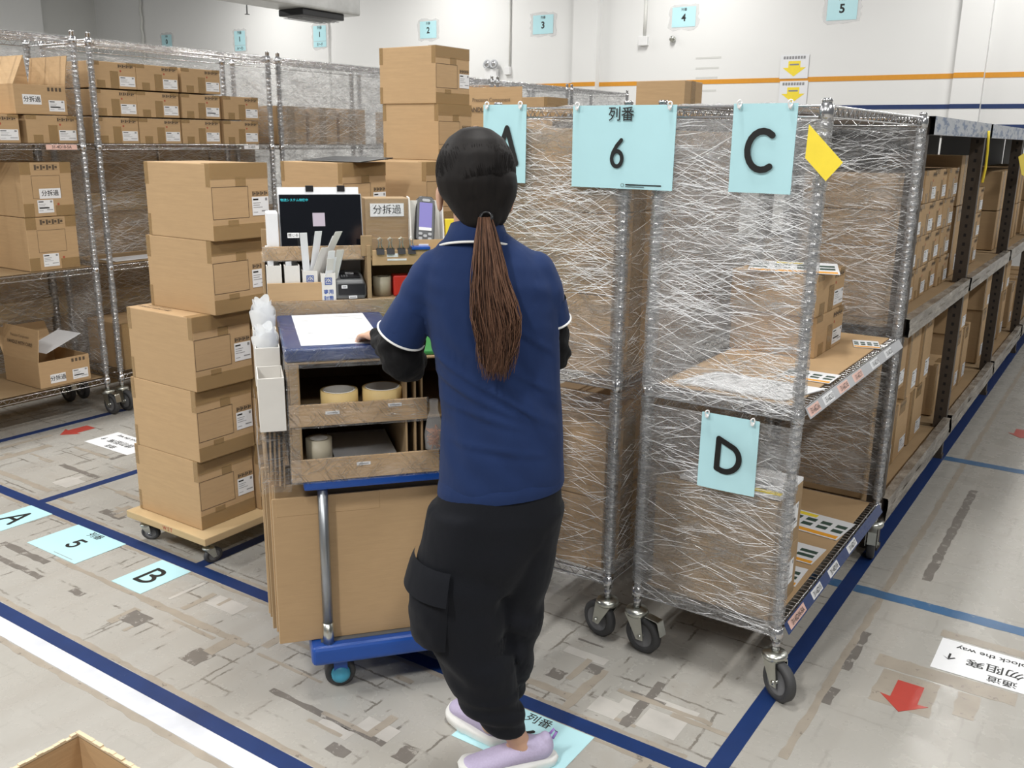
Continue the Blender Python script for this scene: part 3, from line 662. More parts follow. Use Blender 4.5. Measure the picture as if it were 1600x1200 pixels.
def post_mesh(h):
    prof = [(0.0125, 0.0)]; z = 0.03
    while z < h - 0.02:
        prof += [(0.0125, z - 0.001), (0.0113, z), (0.0125, z + 0.001)]; z += 0.0254
    prof += [(0.0125, h - 0.006), (0.0135, h - 0.005), (0.0135, h), (0.010, h + 0.003)]
    mb = MB(); mb.lathe(prof, 14); return mb.mesh('post', M['chrome'])
def caster_parts(r=0.0625):
    """meshes of a swivel caster standing on z=0 with its stem up: fork, wheel, hub, brake"""
    f = MB(); off = 0.03
    f.lathe([(0.012, 2 * r + 0.02), (0.034, 2 * r + 0.018), (0.038, 2 * r + 0.008), (0.034, 2 * r - 0.002), (0.014, 2 * r - 0.004)], 20, Matrix.Identity(4))
    f.lathe([(0.0105, 2 * r + 0.01), (0.0105, 2 * r + 0.07)], 12)
    for s in (-1, 1):
        fr = frame((0, s * 0.021 - 0.0012, 0), (1, 0, 0), (0, 0, 1)) @ Matrix.Translation((0, 0, -0.0024 if s > 0 else 0))
        f.prism([(-0.03, 2 * r + 0.002), (0.032, 2 * r + 0.002), (off + 0.014, r - 0.012), (off - 0.012, r - 0.014)], 0.0028, fr)
    f.box(-0.03, -0.022, 2 * r - 0.002, 0.032, 0.022, 2 * r + 0.003)
    f.tube([(off, -0.028, r), (off, 0.028, r)], 0.007, 8)
    fork = f.mesh('fork', M['zinc'], weld=True)
    fr = frame((off, 0.015, r), (1, 0, 0), (0, 0, 1))
    w = MB(); w.lathe([(r * 0.66, 0), (r * 0.9, 0.0), (r, 0.006), (r, 0.024), (r * 0.9, 0.03), (r * 0.66, 0.03)], 28, fr, closed=True); tyre = w.mesh('wheel', M['rubber'])
    w = MB(); w.lathe([(0.0, 0.004), (r * 0.62, 0.004), (r * 0.66, 0.0), (r * 0.68, 0.001), (r * 0.68, 0.029), (r * 0.62, 0.026), (0, 0.026)], 24, fr); hub = w.mesh('hub', M['hubgrey'])
    b = MB(); b.slab((off + 0.01, -0.016, 2 * r + 0.006), (0.05, 0, -0.004), (0, 0.032, 0), 0.0025); b.slab((off + 0.058, -0.016, 2 * r + 0.002), (0.014, 0, -0.045), (0, 0.032, 0), 0.0025)
    brake = b.mesh('brake_pedal', M['zinc'], bevel=0.001)
    return fork, tyre, hub, brake
CAST = caster_parts()
def add_caster(parent, x, y, ang, brake=False, z=0.0):
    c = link('caster', CAST[0], parent, (x, y, z), ang)
    wl = link('wheel', CAST[1], c); link('hub', CAST[2], c)
    if brake: link('brake_pedal', CAST[3], c)
    return c
def film_panel(parent, axis, c, a0, a1, z0, z1, mat, seed=0, name='stretch_film', amp=0.006):
    mb = MB(); nu = max(2, int((a1 - a0) / 0.05)); nv = max(2, int((z1 - z0) / 0.05))
    def fn(u, v):
        a = a0 + u * (a1 - a0); z = z0 + v * (z1 - z0); e = min(u, 1 - u, v, 1 - v) * 6
        d = amp * min(1, e) * noise.noise(Vector((a * 3, z * 7, seed)))
        return (a, c + d, z) if axis == 'y' else (c + d, a, z)
    mb.grid(fn, nu, nv)
    # rope-like creases in the film, white strands added for its wrinkle highlights
    random.seed(seed * 17 + 5); area = (a1 - a0) * (z1 - z0); dens = CREASE_HIGHLIGHT.get(seed, 0)
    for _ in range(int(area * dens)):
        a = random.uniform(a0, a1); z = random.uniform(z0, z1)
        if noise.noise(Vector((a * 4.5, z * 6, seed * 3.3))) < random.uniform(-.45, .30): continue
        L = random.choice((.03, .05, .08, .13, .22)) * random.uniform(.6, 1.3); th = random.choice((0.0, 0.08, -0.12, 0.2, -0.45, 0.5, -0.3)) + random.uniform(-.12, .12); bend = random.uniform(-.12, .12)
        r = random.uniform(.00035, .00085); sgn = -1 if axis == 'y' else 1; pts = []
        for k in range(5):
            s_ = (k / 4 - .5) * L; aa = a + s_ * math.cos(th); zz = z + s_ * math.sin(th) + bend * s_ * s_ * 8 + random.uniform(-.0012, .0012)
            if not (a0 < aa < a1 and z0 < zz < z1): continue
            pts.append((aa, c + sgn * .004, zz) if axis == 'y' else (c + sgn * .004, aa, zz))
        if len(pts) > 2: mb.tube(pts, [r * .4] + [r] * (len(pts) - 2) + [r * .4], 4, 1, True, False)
    return mb.build(name, [mat, M['crease_highlight']], parent)
CREASE_HIGHLIGHT = {1: 1500, 2: 3600, 3: 2400, 4: 700, 5: 1300, 6: 4200, 7: 900, 32: 1300, 11: 2600, 10: 1300, 12: 1200, 31: 900, 21: 500, 20: 700, 61: 1200, 60: 900, 62: 900}
_pm = {}; _sm = {}
def wire_rack(x0, x1, y0, y1, shelves, top, label, group, films=(), casters='all', brakes=(), wrapposts=True, cast_ang=(0, 0, 0, 0)):
    """posts stand 13 mm inside the outline; all geometry in world metres under an Empty on the floor"""
    t = thing('wire_rack', label, 'shelf rack', (0, 0, 0), 0, group)
    base = 0.19
    key = round(top - 0.15, 3)
    if key not in _pm: _pm[key] = post_mesh(key)
    cs = [(x0 + .014, y0 + .014), (x1 - .014, y0 + .014), (x1 - .014, y1 - .014), (x0 + .014, y1 - .014)]
    for i, (x, y) in enumerate(cs):
        p = link('post', _pm[key], t, (x, y, 0.15))
        for z in shelves:
            mb = MB(); mb.lathe([(0.0185, z - 0.036), (0.0195, z - 0.02), (0.0185, z + 0.002), (0.014, z + 0.003)], 12, Matrix.Translation((0, 0, -0.15))); mb.build('collar', M['chrome'], p)
        if wrapposts:
            mb = MB(); random.seed(int(x * 100 + y * 7)); n = 50; z = 0.24; rings = []
            while z < top - 0.03:
                rr = 0.0185 + random.uniform(-0.0022, 0.0022); rings.append([(x + rr * math.cos(2 * PI * k / 12), y + rr * math.sin(2 * PI * k / 12), z) for k in range(12)]); z += 0.02
            mb.loft(rings, cap=False); mb.build('film_sleeve', M['film_post'], t)
        add_caster(t, x, y, cast_ang[i], i in brakes)
    w, d = x1 - x0 - 0.03, y1 - y0 - 0.03; sk = (round(w, 3), round(d, 3))
    if sk not in _sm: _sm[sk] = shelf_mesh(w, d)
    for z in shelves: link('wire_shelf', _sm[sk], t, ((x0 + x1) / 2, (y0 + y1) / 2, z))
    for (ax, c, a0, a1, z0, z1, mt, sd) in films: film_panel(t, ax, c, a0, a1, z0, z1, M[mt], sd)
    return t
def liner(x0, y0, x1, y1, z, label, group=None, mat='card_dark'):
    mb = MB(); mb.box(x0, y0, z + 0.0022, x1, y1, z + 0.0072); return tag(mb.build('cardboard_sheet', M[mat], bevel=0.0012, segs=1), label, 'sheet', group)

SH = (0.22, 0.885, 1.695)
# front racks of row 6
rc = wire_rack(-1.182, -0.700, 2.462, 3.680, SH, 1.708, 'wrapped wire rack hung with papers C and D', 'wire racks at the head of row 6',
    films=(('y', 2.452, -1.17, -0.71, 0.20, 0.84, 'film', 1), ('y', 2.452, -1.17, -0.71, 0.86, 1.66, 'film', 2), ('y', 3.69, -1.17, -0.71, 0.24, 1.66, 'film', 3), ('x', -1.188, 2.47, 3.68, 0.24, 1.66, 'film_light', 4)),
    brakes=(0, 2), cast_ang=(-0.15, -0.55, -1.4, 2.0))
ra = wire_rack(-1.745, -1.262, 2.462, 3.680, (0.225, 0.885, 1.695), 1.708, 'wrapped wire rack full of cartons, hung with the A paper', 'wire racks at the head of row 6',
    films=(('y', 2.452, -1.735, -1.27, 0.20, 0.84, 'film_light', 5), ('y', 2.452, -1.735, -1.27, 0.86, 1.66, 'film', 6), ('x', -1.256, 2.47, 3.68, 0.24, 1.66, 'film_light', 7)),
    brakes=(), cast_ang=(2.7, 2.9, 1.0, 2.0))
# far-left row of wire racks
SL = (0.215, 0.865, 1.545, 2.10)
LN = [('L1', 1.80, 3.05), ('L2', 3.115, 4.405), ('L3', 4.465, 5.66), ('L4', 5.72, 6.94), ('L5', 7.0, 8.22), ('L6', 8.28, 9.5)]
LLAB = ['leftmost wire rack, cut by the left edge of the photo', 'wire rack holding ten small cartons on its upper shelf', 'film-covered wire rack left of the tower of two cartons',
        'wire rack mostly hidden behind the tower of cartons', 'distant wire rack top seen above the A paper', 'farthest wire rack along the left row']
for i, (nm, y0, y1) in enumerate(LN):
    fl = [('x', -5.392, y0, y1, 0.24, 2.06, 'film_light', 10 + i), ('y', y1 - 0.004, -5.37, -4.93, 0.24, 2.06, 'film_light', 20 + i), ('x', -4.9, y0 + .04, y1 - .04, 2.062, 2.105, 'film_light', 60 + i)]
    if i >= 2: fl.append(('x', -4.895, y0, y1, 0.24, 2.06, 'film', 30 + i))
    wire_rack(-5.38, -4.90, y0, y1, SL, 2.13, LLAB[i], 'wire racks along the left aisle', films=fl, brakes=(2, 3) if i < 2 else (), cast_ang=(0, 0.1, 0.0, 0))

# cartons on the second left rack: rows of 4, 4, 3
rows = [(1.548, [3.275, 3.567, 3.862, 4.172]), (1.698, [3.28, 3.567, 3.872, 4.182]), (1.848, [3.288, 3.575, 3.885])]
rn = ['bottom', 'middle', 'top']
for j, (z, ys) in enumerate(rows):
    for i, y in enumerate(ys):
        carton('S', -4.95 - 0.18, y, z + 0.0005 * j, 'small carton, %s from left in the %s row on the second left rack' % (ORD[i], rn[j]), 'small cartons on the second left rack', bar=(i, j) == (2, 1), rz=random.uniform(-.012, .012))
# cartons on the leftmost rack
SG = 'cartons on the leftmost rack'
carton('S', -5.11, 2.882, 1.548, 'small carton at the right end of the leftmost rack, under the one marked 分拆過', SG)
carton('S', -5.11, 2.56, 1.548, 'small carton beside the frame edge on the upper shelf of the leftmost rack', SG)
carton('M', -5.11, 2.815, 0.875, 'square carton at the bottom of the pair on the middle shelf at far left', SG)
carton('M', -5.115, 2.820, 1.163, 'square carton marked 分拆過, upper of the pair at far left', SG, bar=True, sticker=(-0.05, 0.07, 0.095, 0.148))
def open_carton(x, y, z, LX, W, H, label, group, flaps, sticker=None, bar=True, printed=False, cat='box', thick=0.004, dark='card'):
    t = thing('open_cardboard_box', label, cat, (x, y, z), 0, group); a, b = LX / 2, W / 2; k = thick
    mb = MB(); mb.box(-a, -b, 0, a, b, k)
    for q in ((-a, -b, k, -a + k, b, H), (a - k, -b, k, a, b, H), (-a + k, -b, k, a - k, -b + k, H), (-a + k, b - k, k, a - k, b, H)): mb.box(*q)
    mb.build('box_body', M[dark], t, bevel=0.0012, segs=1)
    for (side, ln, ang) in flaps:   # ang measured outwards from straight up
        mb = MB(); c, s = math.cos(ang), math.sin(ang)
        if side == 'x-': mb.slab((-a, -b, H), (0, W, 0), (-s * ln, 0, c * ln), k)
        if side == 'x+': mb.slab((a, b, H), (0, -W, 0), (s * ln, 0, c * ln), k)
        if side == 'y-': mb.slab((a, -b, H), (-LX, 0, 0), (0, -s * ln, c * ln), k)
        if side == 'y+': mb.slab((-a, b, H), (LX, 0, 0), (0, s * ln, c * ln), k)
        f = mb.build('flap', M[dark], t)
        if printed and side == printed:
            o = Vector((0, b + s * ln * .5, H + c * ln * .5)) if side == 'y+' else Vector((0, -b - s * ln * .5, H + c * ln * .5))
            d = 1 if side == 'y+' else -1
            F = frame(o + Vector((0, -0.0058 if d > 0 else -0.0058, 0)), (1, 0, 0), (0, d * s, c))
            text('Precision Component', ln * .12, M['inkbrown'], f, F @ Matrix.Translation((0, ln * .22, 0)), 0.0)
            text('HANDLE WITH CARE', ln * .15, M['inkbrown'], f, F, 0.02)
    link('shipping_label', label_mesh(a + 0.0006, b - W * .36, b - W * .05, H * .12, H * .5, bar), t)
    mb = MB(); w = W * .3 / 4
    for i in range(4): fx(mb, a + .0008, b - W * .36 + i * w, b - W * .36 + i * w + w * .6, H * .8, H * .93)
    mb.build('handling_marks', M['inkbrown'], t)
    if sticker:
        y0, y1, z0, z1 = sticker; mb = MB(); mb.box(a + .0002, y0, z0, a + .0012, y1, z1); s = mb.build('white_sticker', M['paper'], t)
        text('分拆過', (z1 - z0) * .62, M['ink'], s, frame((a + .0018, (y0 + y1) / 2, (z0 + z1) / 2), (0, 1, 0), (0, 0, 1)), 0.01)
    return t
open_carton(-5.12, 2.842, 1.695, 0.36, 0.285, 0.150, 'open carton marked 分拆過 on top at far left', SG, [('x-', 0.16, 0.15), ('y-', 0.16, -0.45), ('y+', 0.16, 0.18)], (-0.10, -0.0, 0.05, 0.10))
open_carton(-5.11, 2.800, 0.225, 0.36, 0.30, 0.150, 'open carton marked 分拆過 on the lowest shelf at far left', SG, [('y-', 0.18, -0.12), ('x-', 0.16, 0.5)], (-0.09, 0.0, 0.02, 0.07), printed='y-')
mb = MB(); mb.slab((-5.2, 2.72, 0.40), (0.2, 0.02, 0), (0.03, 0.2, 0.09), 0.002); tag(mb.build('paper_sheet', M['paper']), 'white paper sheet sticking out of the open carton at lower left', 'paper')
for (y0, y1, z, lb) in ((1.83, 3.02, 0.865, 'cardboard liner on the middle shelf of the leftmost rack'), (1.83, 3.02, 0.215, 'cardboard liner on the lowest shelf of the leftmost rack'), (3.15, 4.37, 0.865, 'cardboard liner on the middle shelf of the second left rack')):
    liner(-5.36, y0, -4.93, y1, z, lb, 'cardboard shelf liners')
carton('T2', -5.1, 3.95, 0.875, 'single carton behind the stack on the second left rack', 'cartons on the lower shelves of the left racks')
for y in (3.35, 3.68, 4.0): carton('T2', -5.15, y, 0.22, {3.35: 'shaded carton nearest the post on the lowest shelf of the second left rack', 3.68: 'shaded middle carton on the lowest shelf of the second left rack', 4.0: 'shaded carton at the far end of that lowest shelf'}[y], 'cartons on the lower shelves of the left racks', name='cardboard_box')
mb = MB(); mb.slab((-5.13, 3.2, 0.875), (0.16, 0, 0), (0.0, 0.5, 0), 0.003); tag(mb.build('paper_sheet', M['paper']), 'white paper lying on the middle shelf of the second left rack', 'paper')
for i, (y, z, k, lb) in enumerate(((4.62, 1.548, 'P', 'first'), (4.92, 1.548, 'P', 'second'), (5.22, 1.548, 'P', 'third'), (4.62, 0.87, 'P', 'fourth'), (4.95, 0.87, 'P', 'fifth'))):
    carton(k, -5.14, y, z, 'blurred carton behind cloudy film, %s on the third left rack' % lb, 'cartons behind film on the third left rack')
carton('P', -5.14, 6.0, 1.548, 'carton behind film on the rack past the tower', None)
KINDS['H'] = carton_kind(0.40, 0.40, 0.50, 'P', 'card_dark')
for z in (0.0, 0.62, 1.24):
    for i in range(7):
        carton('H', -5.72, 2.05 + .42 * i, z + (0.0 if z == 0 else .0), '%s tall carton from the left in the %s tier behind the left wire racks' % (ORD[i], {0.0: 'floor', .62: 'middle', 1.24: 'top'}[z]), 'tall cartons stored behind the left wire racks', tapes=False)
        if z: mb = MB(); mb.box(-5.92, 1.84 + .42 * i, z - .1195, -5.52, 2.26 + .42 * i, z - .0005); tag(mb.build('wooden_spacer', M['ply']), '%s wooden spacer under the %s tier behind the left racks' % (ORD[i], {.62: 'middle', 1.24: 'top'}[z]), 'spacer', 'wooden spacers between the tall cartons')
# shelf labels on the left racks
def shelf_tag(x, y, z, txt, mat, label_parent=None, w=0.1, h=0.024, tilt=0.0):
    mb = MB(); mb.box(-0.001, -w / 2, -h / 2, 0.001, w / 2, h / 2)
    return mb, (x, y, z)
def rack_label(parent, x, y, z, txt, mat, w=0.1, h=0.026):
    mb = MB(); mb.box(x, y - w / 2, z - h / 2, x + 0.0015, y + w / 2, z + h / 2); o = mb.build('shelf_label', M[mat], parent)
    text(txt, h * 0.85, M['ink'], o, frame((x + 0.002, y, z), (0, 1, 0), (0, 0, 1)), 0.01)
RK = [o for o in S.objects if o.name.startswith('wire_rack')]
rack_label(RK[2], -4.893, 2.90, 1.528, '31-4D10-5A', 'pink', 0.175, 0.026)
rack_label(RK[3], -4.893, 4.20, 1.528, '31-4D9', 'paper', 0.12, 0.022)

# ------------------------------------------------------------------ contents of the row 6 racks
mb = MB(); liner(-1.15, 2.50, -0.735, 3.64, 0.885, 'brown cardboard liner on the middle shelf of the rack with papers C and D', 'cardboard shelf liners', 'card')
liner(-1.15, 2.50, -0.735, 3.64, 0.22, 'brown cardboard liner on the lowest shelf of the rack with papers C and D', 'cardboard shelf liners', 'card')
carton('C', -1.012, 3.275, 0.893, 'lower of two small cartons on the middle shelf inside the wrapped rack', 'two small cartons on the middle shelf', bar=True)
carton('C', -1.017, 3.265, 1.034, 'upper of two small cartons on the middle shelf inside the wrapped rack', 'two small cartons on the middle shelf')
def photo_sheet(x, y, z, w, h, rz, label, rows=2, cols=4, band=True, group='printed sheets on the shelves', yel=False):
    t = link('printed_sheet', None); mb = MB(); mb.box(-w / 2, -h / 2, 0, w / 2, h / 2, 0.0012)
    bpy.data.objects.remove(t); o = mb.build('printed_sheet', M['paper'], None, loc=(x, y, z), rz=rz); tag(o, label, 'paper', group)
    mb = MB()
    for i in range(cols):
        for j in range(rows):
            cx = -w / 2 + w * (i + .5) / cols; cy = -h * 0.22 + h * 0.5 * (j + .5) / rows
            mb.box(cx - w * .34 / cols, cy - h * .15 / rows, 0.0012, cx + w * .34 / cols, cy + h * .15 / rows, 0.0018)
    mb.build('photo_print', M['dgreen'], o)
    if band: mb = MB(); mb.box(-w * .48, -h * .46, 0.0012, w * .48, -h * .32, 0.0018); mb.build('orange_band', M['orange'], o)
    if yel: mb = MB(); mb.box(-w * .2, h * .30, 0.0012, w * .1, h * .44, 0.0018); mb.build('yellow_band', M['yellow'], o)
    return o
photo_sheet(-1.00, 3.25, 1.178, 0.30, 0.30, 0.3, 'printed sheet lying on top of the two small cartons', yel=True)
photo_sheet(-0.80, 2.86, 0.894, 0.16, 0.13, 0.0, 'printed sheet on the middle shelf nearest the front post')
photo_sheet(-0.775, 3.46, 0.894, 0.09, 0.13, 0.3, 'printed sheet on the middle shelf past the two cartons')
photo_sheet(-0.90, 3.30, 0.229, 0.34, 0.19, -0.1, 'wide printed sheet farthest back on the lowest shelf', 2, 6, yel=True)
photo_sheet(-0.88, 3.02, 0.229, 0.26, 0.15, -0.05, 'printed sheet in the middle of the lowest shelf', 2, 3)
photo_sheet(-0.87, 2.82, 0.229, 0.24, 0.15, 0.02, 'printed sheet on the lowest shelf beside the two cartons', 2, 3, yel=True)
carton('D', -0.935, 2.60, 0.229, 'lower wrapped carton behind paper D', 'two cartons on the lowest shelf'); carton('D', -0.935, 2.595, 0.415, 'upper wrapped carton behind paper D', 'two cartons on the lowest shelf')
for o, z in (('l', 0.229), ('u', 0.415)): pass
for ob in [o for o in S.objects if o.get('label') in ('lower wrapped carton behind paper D', 'upper wrapped carton behind paper D')]:
    ob.scale = (1.0, 0.66, 1.0); link('shipping_label', label_mesh(0.1906, 0.02, 0.13, 0.05, 0.13, 'upper' in ob['label']), ob)
mb = MB(); mb.box(-1.06, 2.50, 0.603, -0.745, 2.71, 0.615); o = tag(mb.build('catalogue', M['paper'], bevel=0.001, segs=1), 'thin catalogue lying on the cartons behind paper D', 'booklet')
mb = MB(); mb.box(-1.0, 2.52, 0.6152, -0.80, 2.60, 0.6158); mb.build('cover_print', M['inkgrey'], o); mb = MB(); mb.box(-0.90, 2.505, 0.6160, -0.75, 2.53, 0.6166); mb.build('yellow_band', M['yellow'], o)
mb = MB(); mb.slab((-1.11, 2.53, 0.894), (0.34, -0.01, 0), (0.06, 0.20, 0), 0.003); tag(mb.build('paper_sheet', M['paper']), 'large white paper under film on the middle shelf behind paper C', 'paper')
for j, z in enumerate((0.895, 1.142, 1.389)):
    for i, y in enumerate((2.645, 2.99, 3.335)):
        carton('B', -1.505, y, z, '%s carton from the front, %s layer, upper half of paper A rack' % (ORD[i], rn[j]), 'large cartons in the rack with paper A', tapes=i == 0)
for j, z in enumerate((0.235, 0.482)):
    for i, y in enumerate((2.645, 2.99, 3.335)):
        carton('B', -1.505, y, z, '%s carton from the front, %s layer, lower half of paper A rack' % (ORD[i], ('bottom', 'upper')[j]), 'large cartons in the rack with paper A', tapes=i == 0)
# clutter of film on the rack tops
for i, (x, y, lb) in enumerate(((-1.02, 2.62, 'crumpled clear film lying on the rack top above the 6 paper'), (-1.5, 2.7, 'crumpled clear film lying on the rack top beside paper A'))):
    mb = MB(); random.seed(i + 4)
    mb.grid(lambda u, v: (x - .16 + u * .32, y - .08 + v * .2, 1.699 + 0.016 * abs(noise.noise(Vector((u * 6, v * 6, i)))) * min(1, 8 * min(u, 1 - u)) * min(1, 6 * min(v, 1 - v))), 24, 12)
    tag(mb.build('crumpled_film', M['film_post']), lb, 'plastic film', 'crumpled film on the rack tops')
# hanging papers on row 6
def hung_sign(x0, x1, z0, z1, ch, label, seed, y=2.438, kan=False, lean=0.0):
    w, h = x1 - x0, z1 - z0; o = link('hanging_sign', None)
    bpy.data.objects.remove(o); mb = MB()
    def fn(u, v): return ((u - .5) * w + lean * (v - 1), 0.004 * math.sin(u * 3 + seed) * (1 - v) - 0.0012, (v - 1) * h)
    mb.grid(fn, 12, 10); 
    mb.grid(lambda u, v: (fn(1 - u, v)[0], fn(1 - u, v)[1] + 0.0016, fn(1 - u, v)[2]), 12, 10)
    o = mb.build('hanging_sign', M['cyan'], None, loc=((x0 + x1) / 2, y, z1)); tag(o, label, 'sign', 'light blue location papers hung on the row 6 racks')
    F = frame((0, -0.0068, -h / 2), (1, 0, 0), (lean, 0, 1))
    if kan:
        text('列番', h * .18, M['ink'], o, F @ Matrix.Translation((-.01 * w, h * .385, 0)), 0.025)
        glyph(ch, h * .34, h * .05, F @ Matrix.Translation((-.035 * w, -.07 * h, 0)), o)
        mb = MB(); mb.box(.06 * w, -0.0072, -h * .955, .40 * w, -0.0068, -h * .94); mb.box(.06 * w, -0.0072, -h * .975, .24 * w, -0.0068, -h * .968)
        mb.lathe([(0.0055, 0), (0.0055, 0.0006), (0.0045, 0.0006), (0.0045, 0)], 16, frame((.03 * w, -0.0068, -h * .955), (1, 0, 0), (0, 0, 1)), closed=True)
        mb.build('small_print', M['ink'], o)
    else: glyph(ch, h * .46, h * .075, F @ Matrix.Translation((0.010 if ch == 'A' else 0.0, -.02 * h, 0)), o)
    for s in (-1, 1):
        mb = MB(); px = s * (w / 2 - 0.018)
        mb.tube([(px + .005 * math.cos(k * PI / 6), -0.008 + 0.004 * math.sin(k), -0.003 + .011 * math.sin(k * PI / 6)) for k in range(13)], 0.0022, 6); mb.box(px - .004, -0.012, -0.012, px + .004, -0.006, -0.003)
        mb.build('cable_tie', M['white'], o)
hung_sign(-0.946, -0.775, 1.470, 1.698, 'C', 'light blue paper with a letter C hung at the right corner of the rack', 1.0)
hung_sign(-1.437, -1.108, 1.466, 1.697, '6', 'large light blue paper reading 列番 6 between papers A and C', 2.0, kan=True)
hung_sign(-1.760, -1.600, 1.470, 1.702, 'A', "light blue paper with a letter A, half behind the woman's head", 3.0)
hung_sign(-0.976, -0.805, 0.622, 0.847, 'D', 'light blue paper with a letter D below the middle shelf', 4.0)
# yellow notes
c = [ony(1264, 194, 2.440), ony(1317, 254, 2.425), ony(1290, 283, 2.430), ony(1258, 247, 2.440)]
mb = MB(); mb.add(c + [v + Vector((0, 0.0012, 0)) for v in c], [(0, 3, 2, 1), (4, 5, 6, 7), (0, 1, 5, 4), (1, 2, 6, 5), (2, 3, 7, 6), (3, 0, 4, 7)])
tag(mb.build('yellow_paper', M['yellow']), 'tilted yellow paper stuck to the rack post right of paper C', 'paper')
c = [onx(1591, 245, -0.66), onx(1602, 238, -0.66), onx(1602, 276, -0.66), onx(1596, 273, -0.66)]
mb = MB(); mb.add(c + [v + Vector((0.0012, 0, 0)) for v in c], [(0, 1, 2, 3), (7, 6, 5, 4), (0, 4, 5, 1), (1, 5, 6, 2), (2, 6, 7, 3), (3, 7, 4, 0)])
tag(mb.build('yellow_paper', M['yellow']), 'yellow paper on the steel upright at the right edge of the photo', 'paper')
# label rails on the aisle side of the front rack
def rail(z, labs, nm):
    mb = MB(); mb.slab((-0.702, 2.50, z + 0.004), (0, 1.15, 0), (0.018, 0, -0.030), 0.0015)
    r = mb.build('label_rail', M['bluefolder' if nm == 'low' else 'lgrey'], rc)
    nrm = Vector((0.030, 0, 0.018)).normalized(); dn = Vector((0.018, 0, -0.030)).normalized()
    for (y, tx, mt, w) in labs:
        o = Vector((-0.702, y, z + 0.004)) + dn * 0.0175 + nrm * 0.0004
        mb = MB(); mb.slab(o - Vector((0, w / 2, 0)) - dn * 0.013, (0, w, 0), dn * 0.026, 0.0022 if True else 0); l = mb.build('shelf_label', M[mt], r)
        # slab normal check: letters go above both faces
        F = frame(o + nrm * 0.0036, (0, 1, 0), -dn); text(tx, 0.022, M['ink'], l, F, 0.01)
rail(0.222, ((2.60, '31-6D16-5A', 'pink', 0.15), (2.80, '31-6D15', 'paper', 0.10), (2.99, '31-6D18', 'paper', 0.11), (3.22, '31-6D17', 'paper', 0.11)), 'low')
rail(0.887, ((2.56, '31-6C16', 'pink', 0.10), (2.70, '31-6C15', 'paper', 0.10), (2.86, '31-6C18', 'pink', 0.11), (3.03, '31-6C17', 'pink', 0.11), (3.25, '31-6C19', 'paper', 0.10), (3.45, '31-6C20', 'paper', 0.10)), 'mid')

# ------------------------------------------------------------------ steel racking beyond
def steel_bay(y0, y1, label, lowfilm=True, ends=False):
    t = thing('steel_shelving', label, 'shelf rack', (0, 0, 0), 0, 'steel shelving bays down row 6')
    X0, X1 = -2.30, -0.705
    for (x, y) in ((X1 - 0.06, y1), (X0, y1)) + (((X1 - 0.06, y0), (X0, y0)) if ends else ()):
        mb = MB(); mb.box(x, y - 0.003, 0.02, x + 0.06, y, 1.70); mb.box(x + 0.057 if x > -1 else x, y, 0.02, x + 0.060 if x > -1 else x + .003, y + 0.04, 1.70); mb.box(x - .005, y - .01, 0.0, x + .065, y + .045, 0.02)
        z = 0.08
        while z < 1.66: mb.box(x + 0.024, y - 0.0036, z, x + 0.036, y - 0.0030, z + 0.016, 1); z += 0.045
        mb.build('upright', [M['rackdark'], M['hole']], t)
    for (z0, z1, mt, nm) in ((1.635, 1.700, 'beamblue', 'top_beam'), (0.885, 0.955, 'beamfilm', 'middle_beam'), (0.130, 0.225, 'beamfilm', 'bottom_beam')):
        mb = MB(); n = 20
        def fn(u, v, z0=z0, z1=z1): 
            a = v * 2 * PI; j = 0.006 * noise.noise(Vector((u * 9, v * 5, z0 * 7 + y0))) if mt == 'beamfilm' else 0
            return (X1 + 0.004 + j + (0.018 if math.cos(a) > 0 else -0.018) , y0 + .005 + u * (y1 - y0 - .01), (z0 + z1) / 2 + (z1 - z0) / 2 * max(-1, min(1, 1.5 * math.sin(a))) + j)
        mb.grid(fn, 24, 12, smooth=False); mb.build(nm, M[mt], t)
        mb = MB(); mb.box(X0, y0 + .005, z0, X0 + .03, y1 - .005, z1); mb.build(nm, M['rackdark'], t)
    for z in (1.672, 0.915, 0.15):
        mb = MB(); mb.box(X0 + .03, y0 + .005, z, X1 - .018, y1 - .005, z + 0.015); mb.build('deck_panel', M['rackdark' if z > 1 else 'card_dark'], t)
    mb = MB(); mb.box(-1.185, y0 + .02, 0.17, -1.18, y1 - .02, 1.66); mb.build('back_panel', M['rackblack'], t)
    return t
B0 = [3.72, 5.16, 6.72, 8.28, 9.84, 11.4]
BL = ['steel shelving bay nearest the camera on the right', 'second steel shelving bay down the right row', 'third steel shelving bay, at the right edge of the photo', 'fourth steel shelving bay, far back', 'last steel shelving bay before the wall']
BAYS = [steel_bay(B0[i] + .002, B0[i + 1] - .05, BL[i], ends=i == 0) for i in range(5)]
BG = 'cartons in the steel shelving'
for j in range(4):
    for i in range(5):
        carton('S2', -0.985 + random.uniform(-.006, .006), 3.93 + 0.268 * i, 0.932 + 0.1405 * j, 'small carton, %s from the front in row %s down, nearest steel bay' % (ORD[i], ORD[3 - j]), BG, rz=random.uniform(-.01, .01))
for i, (y, z, k) in enumerate(((3.93, 0.17, 'T'), (4.19, 0.17, 'T'), (4.46, 0.17, 'T2'), (4.82, 0.17, 'T2'), (3.93, 0.535, 'T2'), (4.25, 0.535, 'T2'), (4.58, 0.452, 'T'), (4.88, 0.452, 'T'))):
    carton(k, -0.985, y, z, 'tall carton, %s from the front in the %s row under the nearest steel bay' % (ORD[i % 4], 'lower' if i < 4 else 'upper'), BG)
